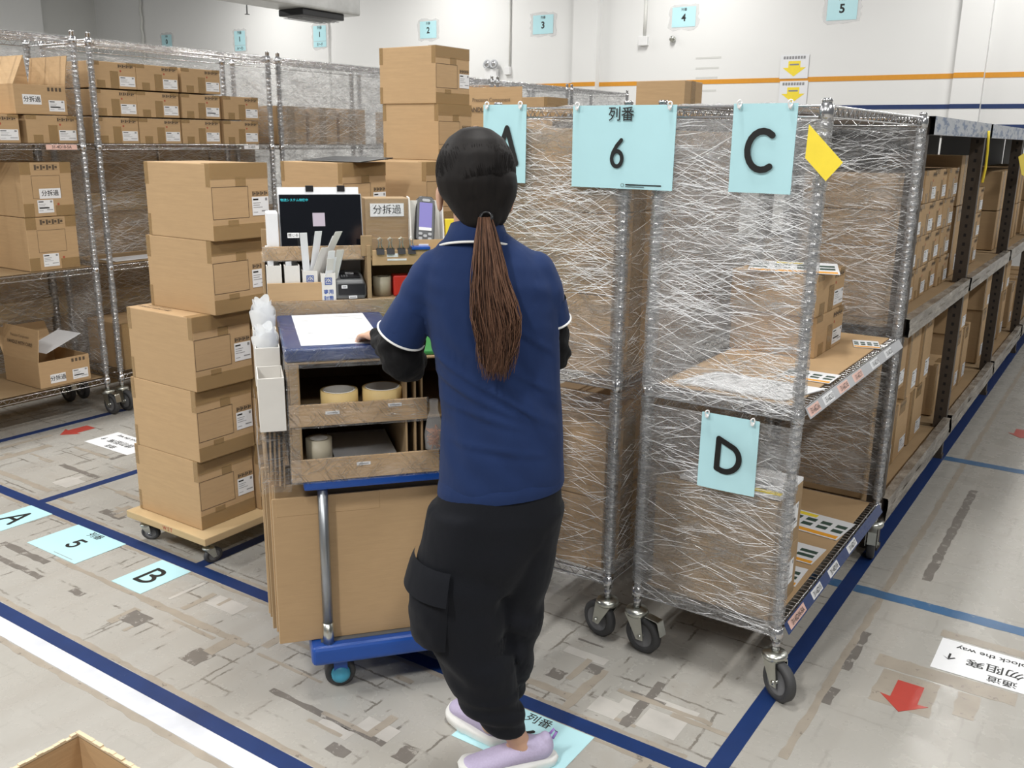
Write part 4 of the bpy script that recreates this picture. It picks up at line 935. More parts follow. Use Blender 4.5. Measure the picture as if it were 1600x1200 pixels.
lst = [(5.36, 0.935, 'T'), (5.66, 0.935, 'S'), (5.66, 1.08, 'S'), (5.36, 1.30, 'P'), (5.66, 1.225, 'S'), (5.98, 0.935, 'S'), (5.98, 1.08, 'S'), (5.98, 1.225, 'S'), (5.45, 0.17, 'T2'), (5.95, 0.17, 'T'), (6.22, 0.17, 'T'), (5.95, 0.535, 'T2')]
for i, (y, z, k) in enumerate(lst):
    carton(k, -0.99, y, z, 'carton in the second steel bay, %.2g m along and %s up' % (y - 5.16, 'low' if z < .5 else 'halfway' if z < 1.05 else 'high'), BG, bar=False)
lst2 = [(y, z, k) for y in (6.95, 7.25, 7.6, 7.95) for (z, k) in ((0.17, 'T'), (0.535, 'T2'), (0.935, 'P'), (1.19, 'P'))] + [(y, z, k) for y in (8.5, 8.85, 9.2, 9.55) for (z, k) in ((0.17, 'T'), (0.935, 'P'), (1.19, 'P'))]
for i, (y, z, k) in enumerate(lst2): carton(k, -0.99, y, z, 'far carton in the right-hand shelving, small in the photo', 'far cartons in the third and fourth steel bays')
# cartons standing on top of the steel racks
KINDS['K'] = carton_kind(0.27, 0.22, 0.195, 'P')
carton('K', -2.14, 4.60, 1.7005, 'lone carton on top of the shelving left of the yellow arrow notices', 'cartons on top of the steel shelving')
carton('C', -2.1, 8.6, 1.7005, 'small carton on top of the far steel shelving', 'cartons on top of the steel shelving')
# ties hanging from the racks
mb = MB(); p = [onx(1545, 205, -0.67), onx(1543, 235, -0.67), onx(1540, 262, -0.67), onx(1535, 285, -0.67)]
mb.tube(p, 0.006, 6); tag(mb.build('yellow_strap', M['yellow']), 'thin yellowed strap hanging from the blue beam', 'strap')

# ------------------------------------------------------------------ carton stack on its dolly
def dolly(x0, x1, y0, y1, z0, z1, label, group):
    t = thing('wooden_dolly', label, 'dolly', ((x0 + x1) / 2, (y0 + y1) / 2, 0), 0, group); a, b = (x1 - x0) / 2, (y1 - y0) / 2
    mb = MB(); mb.box(-a, -b, z0, a, b, z1); mb.build('deck', M['ply'], t, bevel=0.004)
    k = 0.62
    for i, (sx, sy) in enumerate(((-1, -1), (1, -1), (1, 1), (-1, 1))):
        c = link('caster', CAST[0], t, (sx * (a - 0.05), sy * (b - 0.05), 0), 0.5 + i); c.scale = (k, k, (z0 - 0.001) / 0.195 * 1.0)
        c.scale = (k, k, k * 0.78 * 1.0)
        link('wheel', CAST[1], c); link('hub', CAST[2], c)
    mb = MB()
    return t
d1 = dolly(-3.235, -2.745, 2.025, 2.70, 0.100, 0.130, 'plywood dolly carrying the front carton stack', 'plywood dollies')
text('W S T', 0.022, M['redink'], d1, frame((0.02, -0.3382, 0.115), (1, 0, 0), (0, 0, 1)), 0.02)
ST = [(-2.978, 0.1315), (-2.972, 0.400), (-2.960, 0.672), (-2.935, 0.944), (-2.805, 1.2165)]
off = [(-2.995, 2.19), (-2.965, 2.19), (-2.945, 2.19), (-2.805, 2.19), (-2.790, 2.19)]
stk = [(-2.990, 2.190, 0.131), (-2.968, 2.190, 0.405), (-2.950, 2.190, 0.684), (-2.812, 2.196, 0.985), (-2.793, 2.200, 1.256)]
zz = [0.1310, 0.4040, 0.6770, 0.9500, 1.2230]
SLB = ['bottom carton of the front stack, standing on the dolly', 'second carton up in the front stack', 'third carton up in the front stack, with its lid showing', 'fourth carton up, set back to the right in the front stack', 'topmost carton of the front stack']
k5 = carton_kind(0.388, 0.262, 0.277, 'L'); KINDS['L7'] = carton_kind(0.36, 0.262, 0.273, 'L'); KINDS['L5'] = k5
k6 = carton_kind(0.372, 0.262, 0.270, 'L'); KINDS['L6'] = k6
for i in range(5):
    x = (-3.014, -2.997, -2.980, -2.944, -2.920)[i]; z = (0.1310, 0.4085, 0.6860, 0.9635, 1.2340)[i]
    carton('L5' if i < 3 else 'L6', x, 2.203 if i < 3 else 2.284, z, SLB[i], 'cartons of the front stack', rz=(0, 0.006, -0.004, 0.01, 0.0)[i])
top3 = [o for o in S.objects if o.get('label') == SLB[2]][0]
text('HANDLE WITH CARE', 0.020, M['inkbrown'], top3, frame((-0.08, -0.09, 0.2780), (1, 0, 0), (0, 1, 0)), 0.01); text('Precision Component', 0.016, M['inkbrown'], top3, frame((-0.08, -0.065, 0.2780), (1, 0, 0), (0, 1, 0)))
for i in range(3): carton('L5', -2.99 + .01 * i, 2.475, 0.1310 + 0.2775 * i, '%s carton up in the column behind the front stack' % ORD[i], 'cartons behind the front stack')
# the two columns and the tower behind the cart
dolly(-3.10, -2.42, 2.78, 3.10, 0.100, 0.130, 'plywood dolly under the carton column behind the cart', 'plywood dollies')
dolly(-3.2, -2.60, 3.20, 3.86, 0.100, 0.130, 'plywood dolly under the carton tower behind the cart', 'plywood dollies')
for i in range(5):
    carton('L7', -2.905, 2.93, 0.1310 + 0.2735 * i, '%s carton up in the column between the front stack and the tablet' % ORD[i], 'carton column behind the tablet')
    carton('L7', -2.82, 3.36, 0.1310 + 0.2735 * i, '%s carton up in the column behind the handheld scanner' % ORD[i], 'carton column behind the scanner')
    carton('L7', -2.965, 3.66, 0.1310 + 0.2735 * i, '%s carton up, beneath the tower of two' % ORD[i], 'carton column under the tower')
carton('L', -2.985, 3.665, 1.4990, 'lower carton of the tower beside the woman\'s head', 'tower of two cartons')
carton('L', -2.995, 3.660, 1.7565, 'top carton of the tower beside the woman\'s head', 'tower of two cartons')
hb = open_carton(-3.02, 4.50, 1.35, 0.40, 0.30, 0.30, 'open carton with a raised flap reading HANDLE WITH CARE', None, [('y-', 0.24, 0.0)], bar=False, printed='y-')
p = ony(768, 165, 4.35); hb.location = (p.x, 4.50, 1.875 - 0.54)
carton('P', p.x, 4.50, 1.0845, 'carton under the HANDLE WITH CARE box', 'support cartons behind the tower')
for i in range(5): carton('D', p.x, 4.50, 0.1485 + 0.187 * i, 'hidden support carton, number %s from the floor behind the tower' % ORD[i], 'support cartons behind the tower')
mb = MB(); mb.box(p.x - .3, 4.25, 0.0, p.x + .3, 4.75, 0.148); tag(mb.build('pallet', M['ply'], bevel=.004), 'low wooden pallet under the HANDLE WITH CARE box', 'pallet')
q = ony(822, 150, 5.4); carton('L6', q.x, 5.5, 1.60, 'brown carton seen between the HANDLE WITH CARE flap and the wire rack', None)
for i in range(6): carton('L', q.x, 5.5, 0.0 + 0.2655 * i, '%s carton up, beneath the brown carton behind paper A' % ORD[i], 'carton column behind rack A')
mb = MB(); a = ony(515, 242, 3.15); mb.slab((-3.02, 2.86, 1.4995), (0.34, 0.0, 0.0), (0.0, 0.20, 0.015), 0.004); tag(mb.build('dark_folder', M['black'], bevel=0.001, segs=1), 'dark flat folder lying on the carton column behind the tablet', 'folder')
# open carton cut by the bottom left corner
zt = 0.60; c = onz(125, 1143, zt); LXX, WW = 0.36, 0.30
oc = open_carton(c.x + LXX / 2, c.y - WW / 2, 0.30, LXX, WW, 0.30, 'open carton cut by the bottom left corner of the photo', None, [], bar=False, thick=0.008)
mb = MB(); mb.box(c.x, c.y - WW, 0.0, c.x + LXX, c.y, 0.2985); tag(mb.build('cardboard_box', M['card'], bevel=.003), 'carton under the open one at the bottom left corner', 'box')
mb = MB(); e = 0.0006
mb.box(c.x - e, c.y - WW, zt - 0.03, c.x - e * .2, c.y + e, zt + e)
ch = bpy.data.objects.new('torn_rim', None); bpy.data.objects.remove(ch)
mb = MB(); k = 0.008; random.seed(5)
for (ax, a0, a1) in (('x', 0.0, LXX), ('y', -WW, 0.0)):
    n = 30
    for i in range(n):
        t0, t1 = a0 + (a1 - a0) * i / n, a0 + (a1 - a0) * (i + 1) / n; h = 0.301 + random.uniform(0.0005, 0.004)
        if ax == 'x': mb.box(-LXX / 2 + t0, WW / 2 - k, 0.298, -LXX / 2 + t1, WW / 2 - 0.001, h)
        else: mb.box(-LXX / 2 + 0.001, WW / 2 + t0, 0.298, -LXX / 2 + k, WW / 2 + t1, h)
mb.build('torn_rim', M['flute'], oc)
# ------------------------------------------------------------------ packing cart (local axes: u along its front edge, w away from the woman, z up)
CO = Vector((-1.802, 1.661, 0.0)); CA = math.atan2(0.769, 0.639)
CU = Vector((math.cos(CA), math.sin(CA), 0)); CW = Vector((-math.sin(CA), math.cos(CA), 0))
def cpx(x, y, w):
    r = ray(x, y); t = (w - (CAMP - CO).dot(CW)) / r.dot(CW); P = CAMP + r * t - CO; return P.dot(CU), P.z
def cloc(u, w, z): return CO + CU * u + CW * w + Vector((0, 0, z))
class CB(MB):
    base = (0, 0, 0)
    def put(s, name, mats, parent, bevel=0.0, segs=2, **k):
        b = s.base; s.v = [(v[0] - b[0], v[1] - b[1], v[2] - b[2]) for v in s.v]; return s.build(name, mats, parent, bevel, segs, **k)
def cthing(name, label, cat, u, w, z, group=None):
    t = thing(name, label, cat, cloc(u, w, z), CA, group); CB.base = (u, w, z); return t
def csolo(mb, name, mats, label, cat, u, w, z, group=None, bevel=0.0, segs=2):
    mb.v = [(v[0] - u, v[1] - w, v[2] - z) for v in mb.v]; o = mb.build(name, mats, None, bevel, segs, cloc(u, w, z), CA); return tag(o, label, cat, group)
def F3(u, w, z, x=(1, 0, 0), y=(0, 0, 1)): b = CB.base; return frame((u - b[0], w - b[1], z - b[2]), x, y)

# platform cart
t = cthing('platform_cart', 'blue platform cart with steel poles, pushed by the woman', 'cart', 0.31, 0.45, 0.0)
mb = CB(); mb.box(0.0, 0.0, 0.108, 0.62, 0.90, 0.170); mb.put('deck', M['bluep'], t, bevel=0.02, segs=4)
mb = CB(); mb.box(0.03, 0.03, 0.170, 0.59, 0.87, 0.172); mb.put('deck_mat', M['grey'], t)
for (u, w) in ((0.052, 0.028), (0.568, 0.028), (0.052, 0.872), (0.568, 0.872)):
    mb = CB(); mb.tube([(u, w, 0.165), (u, w, 0.672)], 0.0145, 14); p = mb.put('pole', M['steelpole'], t)
    mb = CB(); mb.tube([(u, w, 0.168), (u, w, 0.235)], 0.0165, 14); mb.put('pole_socket', M['zinc'], p)
mb = CB(); mb.box(0.0, 0.0, 0.655, 0.62, 0.90, 0.683); mb.put('shelf_tray', M['bluep'], t, bevel=0.008)
for i, (u, w) in enumerate(((0.085, 0.075), (0.535, 0.075), (0.085, 0.825), (0.535, 0.825))):
    CBb = CB.base
    m4 = frame((u, w - 0.0175, 0.046), (1, 0, 0), (0, 0, 1))
    mb = CB(); mb.box(u - .028, w - .03, 0.098, u + .028, w + .03, 0.109); mb.slab((u - .02, w - .027, .04), (.04, 0, 0), (0, 0, .06), 0.003); mb.slab((u - .02, w + .024, .04), (.04, 0, 0), (0, 0, .06), 0.003); c = mb.put('caster', M['bluep'], t)
    mb = CB(); mb.lathe([(0.026, -0.02), (0.042, -0.02), (0.0455, -0.015), (0.0455, 0.012), (0.042, 0.017), (0.026, 0.017)], 24, frame((u, w, 0.0460), (1, 0, 0), (0, 0, 1)), closed=True); mb.put('wheel', M['rubber'], c)
    mb = CB(); mb.lathe([(0.0, -0.028), (0.02, -0.027), (0.028, -0.02), (0.028, 0.028), (0.02, 0.034), (0, 0.035)], 20, frame((u, w, 0.0460), (1, 0, 0), (0, 0, 1))); mb.put('hub', M['teal'], c)
# flattened cartons standing on the deck behind the front pole
random.seed(21)
FG = 'flattened cartons standing on the cart deck'
for i in range(9):
    w = 0.048 + 0.024 * i; u0 = -0.078 - 0.004 * i + random.uniform(-.012, .012); z1 = (0.622, 0.652, 0.645, 0.650, 0.640, 0.652, 0.648, 0.652, 0.650)[i]
    u1 = 0.42 + 0.015 * (i % 3)
    th = 0.007; mb = CB(); mb.box(u0, w, 0.1725, u1, w + th, z1); mb.box(u0 + .008, w + th, 0.1725, u1 - .01, w + th * 2, z1 - .012)
    if i == 0: # folded top flap of the front sheet
        mb.slab((u0 + .01, w - 0.001, z1 - 0.055), (0.29, 0, 0), (0, 0.0, 0.055), -0.0045)
    o = csolo(mb, 'flattened_box', [M['card_dark' if i % 3 == 1 else 'card']], ('flattened carton at the front of the bundle under the cart shelf' if i == 0 else '%s flattened carton behind the front one on the cart deck' % (ORD + ['eighth', 'ninth'])[i - 1]), 'flattened box', (u0 + u1) / 2, w, 0.1725, FG, bevel=0.0014, segs=1)
    mb = MB(); b = ((u0 + u1) / 2, w, 0.1725); mb.box(u0 - .0006 - b[0], .001, 0.002, u0 + 0.0004 - b[0], th - .001, z1 - .004 - b[2]); mb.build('torn_edge', M['flute'], o)

# cardboard organiser built on the cart shelf
t = cthing('cardboard_organizer', 'film-wrapped cardboard organizer with two open compartments on the cart', 'organizer', 0.28, 0.25, 0.684)
Cc = M['card_dark']; k = 0.006
for (nm, q) in (('base_board', (-.03, 0, .684, .60, .52, .690)), ('side_board', (-.03, .004, .690, -.024, .52, 1.014)), ('side_board', (.594, .004, .690, .60, .52, 1.014)),
                ('back_board', (-.024, .514, .690, .594, .52, 1.014)), ('shelf_board', (-.024, .004, .842, .594, .514, .848)), ('top_board', (-.03, 0, 1.014, .60, .52, 1.020)),
                ('divider_board', (.285, .004, .690, .291, .514, 1.014)), ('divider_board', (.310, .004, .690, .316, .50, 1.014)), ('divider_board', (.330, .010, .690, .336, .50, 1.014)),
                ('corner_board', (-.024, 0.0, .690, .002, .006, 1.014))):
    mb = CB(); mb.box(*q); mb.put(nm, Cc, t, bevel=0.0012, segs=1)
for (u1, z0, z1, labs) in ((0.378, 0.690, 0.748, ((0.165, .726),)), (0.345, 0.848, 0.903, ((0.085, .878), (0.255, .889)))):
    mb = CB(); mb.box(-.03, -.004, z0 - .006, u1, .002, z1); l = mb.put('front_lip', M['card'], t, bevel=0.0012, segs=1)
    for (u, z) in labs:
        mb = CB(); mb.box(u - .019, -.0054, z - .0045, u + .019, -.0042, z + .0045); q = mb.put('white_sticker', M['paper'], l)
        mb = CB(); mb.box(u - .014, -.0058, z - .0015, u + .014, -.0054, z + .001); mb.put('small_print', M['inkgrey'], q)
    mb = CB(); mb.grid(lambda a, v, u1=u1, z0=z0, z1=z1: (-.033 + a * (u1 + .036), -.0085 - 0.003 * noise.noise(Vector((a * 14, v * 4, z0 * 9))), z0 - .01 + v * (z1 - z0 + .014)), 30, 6); mb.put('shrink_film', M['shrink'], l)
mb = CB(); mb.grid(lambda a, v: (-.036 - 0.006 * noise.noise(Vector((a * 7, v * 9, 3))), -.004 + a * .53, .684 + v * .34), 16, 16); mb.put('shrink_film', M['shrink'], t)
mb = CB(); mb.grid(lambda a, v: (-.034 + a * .03 + 0.003 * noise.noise(Vector((a * 7, v * 19, 3))), -.010 + 0.004 * noise.noise(Vector((a * 9, v * 12, 8))), .684 + v * .335), 4, 22); mb.put('shrink_film', M['shrink'], t)
# items inside it
def tape_roll(u, w, z, r, h, label, mat='clay', rin=None, tilt=0.0):
    t = cthing('tape_roll', label, 'tape', u, w, z, 'rolls of tape on the cart'); rin = rin or r * 0.82; Fm = Matrix.Identity(4)
    mb = MB(); mb.lathe([(rin + .002, 0), (r, 0), (r, h), (rin + .002, h)], 32, Fm, closed=True); mb.build('tape_winding', M[mat], t)
    mb = MB(); mb.lathe([(rin - .002, -0.0), (rin + .002, 0.0), (rin + .002, h + .001), (rin - .002, h + .001)], 32, Fm, closed=True); mb.build('paper_core', M['paper2'], t)
    return t
tape_roll(0.112, 0.075, 0.8485, 0.052, 0.072, 'large tape roll in the upper compartment, left of the two')
tape_roll(0.232, 0.070, 0.8485, 0.056, 0.075, 'large yellowish tape roll in the upper compartment, right of the two')
tape_roll(0.050, 0.060, 0.6905, 0.036, 0.098, 'narrow upright tape roll in the lower compartment', 'rolltape', 0.022)
mb = CB(); mb.box(0.02, 0.05, 0.8488, 0.06, 0.11, 0.868); csolo(mb, 'plastic_bag', M['envelope'], 'small clear bag lying left of the tape rolls', 'bag', 0.04, 0.08, 0.8488, bevel=0.008, segs=3)
mb = CB(); mb.box(0.095, 0.02, 0.6905, 0.275, 0.34, 0.712); o = csolo(mb, 'paper_stack', M['paper'], 'stack of white paper in the lower compartment', 'paper', 0.18, 0.18, 0.6905, bevel=0.001, segs=1)
t = cthing('rubber_band_bag', 'clear bag of amber rubber bands hung at the organizer corner', 'bag', 0.362, -0.012, 0.75)
random.seed(8); mb = CB()
for i in range(34):
    a = random.random() * 6.3; rr = random.uniform(.006, .018); cu, cz = 0.362 + random.uniform(-.008, .010), 0.785 + random.uniform(-.022, .03)
    ax = Vector((random.uniform(-1, 1), random.uniform(-.5, .5), random.uniform(-1, 1))).normalized(); e1 = ax.cross(Vector((0.3, 1, 0.2))).normalized(); e2 = ax.cross(e1)
    mb.tube([Vector((cu, -.013, cz)) + e1 * rr * math.cos(k * PI / 5) + e2 * rr * .55 * math.sin(k * PI / 5) * 0.7 for k in range(11)], 0.0011, 4)
mb.put('rubber_bands', plain('amber_rubber', (0.40, 0.13, 0.03), 0.5), t)
mb = CB(); mb.loft([[(0.362 + (.026 * s) * math.cos(2 * PI * k / 12), -.014 + .018 * s * math.sin(2 * PI * k / 12), z) for k in range(12)] for z, s in ((.752, .3), (.757, .95), (.80, 1.05), (.84, .8), (.87, .45), (.90, .5))], cap=False); mb.put('clear_bag', translucent('clear_bag', (.85, .85, .85), .15, .22), t)

# work surface: blue board with paper under film, green mat
t = cthing('writing_board', 'dark blue board with a white sheet under clear film, on the organizer top', 'board', 0.13, 0.25, 1.021)
mb = CB(); mb.box(-.034, -.004, 1.021, .292, .500, 1.058); mb.put('board', M['bluefolder'], t, bevel=0.010, segs=3)
mb = CB(); mb.box(.012, .028, 1.0585, .232, .478, 1.0595); p = mb.put('paper_sheet', M['paper'], t)
mb = CB()
for i in range(9): mb.box(.022, .05 + i * .047, 1.0597, .222, .052 + i * .047, 1.0599)
mb.put('faint_lines', M['silver'], p)
mb = CB(); mb.grid(lambda a, v: (-.038 + a * .334, -.008 + v * .512, 1.0625 + .0025 * noise.noise(Vector((a * 5, v * 14, 1)))), 20, 30); mb.put('shrink_film', film('clear_film_on_board', 0.025, 0.35, 0.7, angs=(0.05, 0.3)), t)
mb = CB(); mb.grid(lambda a, v: (-.038 + a * .334, -.010 - .003 * noise.noise(Vector((a * 9, v * 4, 5))), 1.006 + v * .055), 20, 4); mb.put('shrink_film', M['shrink'], t)
mb = CB(); mb.box(.298, .01, 1.021, .59, .50, 1.033); csolo(mb, 'cutting_mat', M['green'], 'green mat beside the blue board on the cart', 'mat', .44, .25, 1.021, bevel=.004)

# upper organiser
W0 = 0.525
t = cthing('desktop_shelf', 'two-level cardboard desktop shelf at the back of the cart', 'organizer', 0.27, 0.62, 1.0205)
for (nm, q, m) in (('base_box', (-.05, W0 - .022, 1.0205, .60, .80, 1.098), 'card_dark'), ('upper_shelf', (-.06, W0 + .03, 1.218, .255, .78, 1.224), 'card_dark'), ('upper_shelf', (.268, W0 - .0, 1.216, .60, .78, 1.222), 'card_dark'),
                   ('side_board', (-.064, W0 + .02, 1.098, -.058, .78, 1.224), 'card_dark'), ('divider_board', (.255, W0 - .02, 1.098, .268, .78, 1.270), 'card_dark'), ('side_board', (.594, W0, 1.098, .60, .78, 1.224), 'card_dark'),
                   ('back_board', (-.06, .78, 1.098, .60, .786, 1.30), 'card_dark'), ('front_lip', (-.060, W0 + .018, 1.222, .246, W0 + .026, 1.266), 'card'), ('front_lip', (.272, W0 - .012, 1.204, .60, W0 - .005, 1.252), 'card'),
                   ('corner_tab', (.238, W0 - .014, 1.235, .274, W0 - .006, 1.300), 'card_dark')):
    mb = CB(); mb.box(*q); mb.put(nm, M[m], t, bevel=0.0012, segs=1)
mb = CB(); mb.grid(lambda a, v: (-.055 + a * .50, W0 - .028 - .003 * noise.noise(Vector((a * 14, v * 4, 5))), 1.05 + v * .052), 40, 5); mb.put('shrink_film', M['shrink'], t)
mb = CB(); mb.grid(lambda a, v: (-.065 + a * .315, W0 + .012 - .003 * noise.noise(Vector((a * 9, v * 4, 2))), 1.220 + v * .048), 30, 5); mb.put('shrink_film', M['shrink'], t)
for (u, z, w_, h_) in ((.338, 1.236, .036, .011), (.352, 1.222, .062, .006)):
    mb = CB(); mb.box(u - w_ / 2, W0 - .0135, z - h_ / 2, u + w_ / 2, W0 - .0122, z + h_ / 2); mb.put('white_sticker', M['paper'], t)
def crect(px0, py0, px1, py1, w):
    u0, z1 = cpx(px0, py0, w); u1, z0 = cpx(px1, py1, w); return u0, z0, u1, z1
# row of narrow white card boxes with envelopes
for i, (xa, xb, ya, logo) in enumerate(((415, 441, 413, 0), (443, 469, 413, 0), (471, 496, 421, 1), (499, 523, 424, 2))):
    u0, z0, u1, z1 = crect(xa, ya, xb, 462, W0 + .03); z0 = 1.0985; d = .13
    if i == 3: u0 += 0; 
    t = cthing('card_holder', ('plain white card holder at the left end of the row', 'plain white card holder, second from the left', 'white card holder with a blue stamp, third in the row', 'white card holder with blue printing beside the label printer')[i], 'holder', (u0 + u1) / 2, W0 + .09, z0, 'white card holders on the cart')
    w0 = W0 - .010 if i < 3 else W0 - .018; e = .003
    for q in ((u0, w0, z0, u1, w0 + e, z1), (u0, w0 + e, z0, u0 + e, w0 + d, z1), (u1 - e, w0 + e, z0, u1, w0 + d, z1), (u0 + e, w0 + d - e, z0, u1 - e, w0 + d, z1), (u0 + e, w0 + e, z0, u1 - e, w0 + d - e, z0 + e)):
        mb = CB(); mb.box(*q); mb.put('wall_panel', M['paper2'], t)
    if logo:
        cu, cz = (u0 + u1) / 2, z1 - .025; fm = lambda z=0: F3(cu, w0 - .0008, cz)
        s = .011; mb = CB()
        for q in ((-s, -s, s, -s + .0022), (-s, s - .0022, s, s), (-s, -s, -s + .0022, s), (s - .0022, -s, s, s)): mb.box(cu + q[0], w0 - .0012, cz + q[1], cu + q[2], w0 - .0004, cz + q[3])
        mb.put('blue_stamp', M['bluep'], t); text('公', .019, M['bluep'], t, F3(cu, w0 - .0014, cz), 0.02)
        if logo == 2: text('専用', .016, M['bluep'], t, F3(cu, w0 - .0014, cz - .035), 0.02); text('封筒', .016, M['bluep'], t, F3(cu, w0 - .0014, cz - .055), 0.02)
    ns = (2, 2, 5, 5)[i]
    for j in range(ns):
        random.seed(i * 10 + j); hh = (.012, .012, .115, .085)[i] * random.uniform(.55, 1.1); lean = (0, 0, .5, .35)[i] * random.uniform(.2, 1.0) * (1 if i > 1 else 0)
        if i == 2 and j == 0: lean = -.05
        uu = u0 + e + .002 + (u1 - u0 - .02) * j / max(1, ns - 1) * .7; wj = w0 + .012 + (.10 if i < 2 else .02) * j / max(ns, 1)
        mb = CB(); mb.slab((uu, wj, z1 - .06), (.022 if i > 1 else .018, .008, 0), (lean * (hh + .06), -.03 if i > 1 else .01, hh + .06), .0016)
        mb.put('envelope', M['envelope' if (i < 2) else 'paper2' if j % 2 else 'paper'], t)
u0, z0, u1, z1 = crect(417, 443, 503, 468, W0 + .0); mb = CB(); mb.box(u0, W0 - .019, 1.0985, u1, W0 - .0135, z1 + .002)
o = csolo(mb, 'cardboard_strip', M['card'], 'low film-covered cardboard strip in front of the white card holders', 'cardboard', (u0 + u1) / 2, W0, 1.0985, bevel=.001, segs=1)
u0, z0, u1, z1 = crect(523, 411, 566, 455, W0 + .12); mb = CB(); mb.box(u0, W0 + .15, 1.0985, u1 + .006, W0 + .22, z1 + .006); csolo(mb, 'white_box', M['paper2'], 'plain pale box standing behind the label printer', 'box', (u0 + u1) / 2, W0 + .15, 1.0985, bevel=.002)
# label printer
pu, pz_ = 0.203, 1.0985
t = cthing('label_printer', 'small black and grey label printer on the cart', 'printer', pu, W0 + .05, pz_)
mb = CB(); w0 = W0 - .012
prof = [(-.054, .0), (.046, .0), (.050, .014), (.050, .045), (.040, .068), (-.048, .068), (-.058, .045), (-.058, .014)]
mb.loft([[(pu + x * s, w, pz_ + .001 + z * q) for x, z in prof] for w, s, q in ((w0, .9, .72), (w0 + .006, 1.0, .86), (w0 + .03, 1.02, 1.0), (w0 + .11, 1.02, 1.12), (w0 + .135, .95, 1.05))], smooth=False)
mb.put('printer_body', M['grey'], t, bevel=.004, segs=3)
mb = CB(); mb.box(pu - .040, w0 - .0035, pz_ + .014, pu + .044, w0 + .004, pz_ + .050); f = mb.put('front_panel', M['black'], t, bevel=.002)
mb = CB(); mb.slab((pu - .032, w0 + .014, pz_ + .0665), (.064, 0, 0), (0, .055, .006), .003); tp = mb.put('keypad', M['black'], t, bevel=.001)
mb = CB(); mb.slab((pu - .012, w0 + .045, pz_ + .0740), (.026, 0, 0), (0, .014, .0015), .003); mb.put('feed_button', M['lgrey'], tp)
mb = CB()
for i in range(3):
    for j in range(2): mb.box(pu - .028 + i * .008, w0 + .02 + j * .012, pz_ + .0700 + j * .0013, pu - .023 + i * .008, w0 + .027 + j * .012, pz_ + .0725 + j * .0013)
mb.put('key', M['grey'], tp)
for (a, b, c, d) in ((-.030, .036, -.012, .046), (-.008, .003, .018, .012)):
    mb = CB(); mb.box(pu + a, w0 - .0050, pz_ + b, pu + c, w0 - .0036, pz_ + d); s = mb.put('white_sticker', M['paper'], f)
    mb = CB(); mb.box(pu + a + .003, w0 - .0056, pz_ + b + .003, pu + c - .003, w0 - .0050, pz_ + d - .003); mb.put('small_print', M['inkgrey'], s)
mb = CB(); mb.box(pu - .0605, w0 + .03, pz_ + .014, pu - .0585, w0 + .065, pz_ + .042); mb.put('white_sticker', M['paper'], t)
# tablet leaning on the upper shelf, with a clipped sheaf behind
zt0, zt1 = 1.2255, 1.425; uL, uR = -.006, .254; wb, wt = W0 + .035, W0 + .075
t = cthing('tablet', 'black tablet showing a line of cyan text, leaning on the cart shelf', 'tablet', .117, wb, zt0)
up = Vector((0, wt - wb, zt1 - zt0)); nrm = Vector((1, 0, 0)).cross(up).normalized()
mb = CB(); mb.slab((uL, wb, zt0), (uR - uL, 0, 0), up, -.009); mb.put('case', M['lgrey'], t, bevel=.004, segs=3)
mb = CB(); o3 = Vector((uL + .003, wb, zt0)) + up.normalized() * .003 + nrm * .0002; mb.slab(o3, (uR - uL - .006, 0, 0), up - up.normalized() * .006, .0012); sc = mb.put('screen', M['screen'], t)
def on_scr(a, b): p = Vector((uL, wb, zt0)) + Vector((1, 0, 0)) * (uR - uL) * a + up * b + nrm * .0018; return F3(p.x, p.y, p.z, (1, 0, 0), up)
text('物流システム待機中', .0095, M['scrcyan'], sc, on_scr(.19, .90), 0.02)
mb = CB(); b = Vector(CB.base); f4 = on_scr(.47, .60); mb.v = []; mb.prism([(-.019, -.021), (.019, -.021), (.019, .021), (-.019, .021)], .0004, Matrix.Translation(b) @ f4); mb.put('lit_square', M['scrwhite'], sc)
f4 = on_scr(.155, .36); mb = CB(); mb.prism([(-.018, -.008), (.018, -.008), (.018, .008), (-.018, .008)], .0004, Matrix.Translation(b) @ f4); bt = mb.put('close_button', M['paper'], sc)
text('閉じる', .0105, M['ink'], bt, f4 @ Matrix.Translation((0, 0, .0008)), 0.01)
t = cthing('paper_sheaf', 'sheaf of white papers held by two black clips behind the tablet', 'paper', .117, wt + .01, zt0)
mb = CB(); mb.slab((uL - .001, wb + .013, zt0), (uR - uL - .006, 0, 0), up * 1.10, -.007); mb.put('papers', M['paper'], t)
for a in (.38, .76):
    p = Vector((uL, wb + .013, zt0)) + Vector((1, 0, 0)) * (uR - uL) * a + up * 1.10
    mb = CB(); mb.slab(p + Vector((-.012, -.003, -.014)), (.024, 0, 0), (0, .001, .017), .0022); mb.slab(p + Vector((-.012, .009, -.014)), (.024, 0, 0), (0, .001, .017), .0022); mb.slab(p + Vector((-.012, -.003, .002)), (.024, 0, 0), (0, .014, 0), .0022); mb.put('binder_clip', M['black'], t)
# white padded boxes left of the tablet
for i, (q, lb) in enumerate(((crect(413, 332, 436, 372, W0 + .03), 'white film-wrapped box standing left of the tablet'), (crect(412, 372, 437, 386, W0 + .03), 'flat white pack under the white box left of the tablet'))):
    u0, z0, u1, z1 = q; z0 = 1.2255 if i else 1.262; z1 = max(z1, z0 + .03) if i == 0 else 1.261
    mb = CB(); mb.box(u0 + .004, W0 + .030, z0, min(u1, uL - .003), W0 + .12, z1); csolo(mb, 'white_box', M['paper'], lb, 'box', (u0 + u1) / 2, W0 + .07, z0, bevel=.005, segs=3)
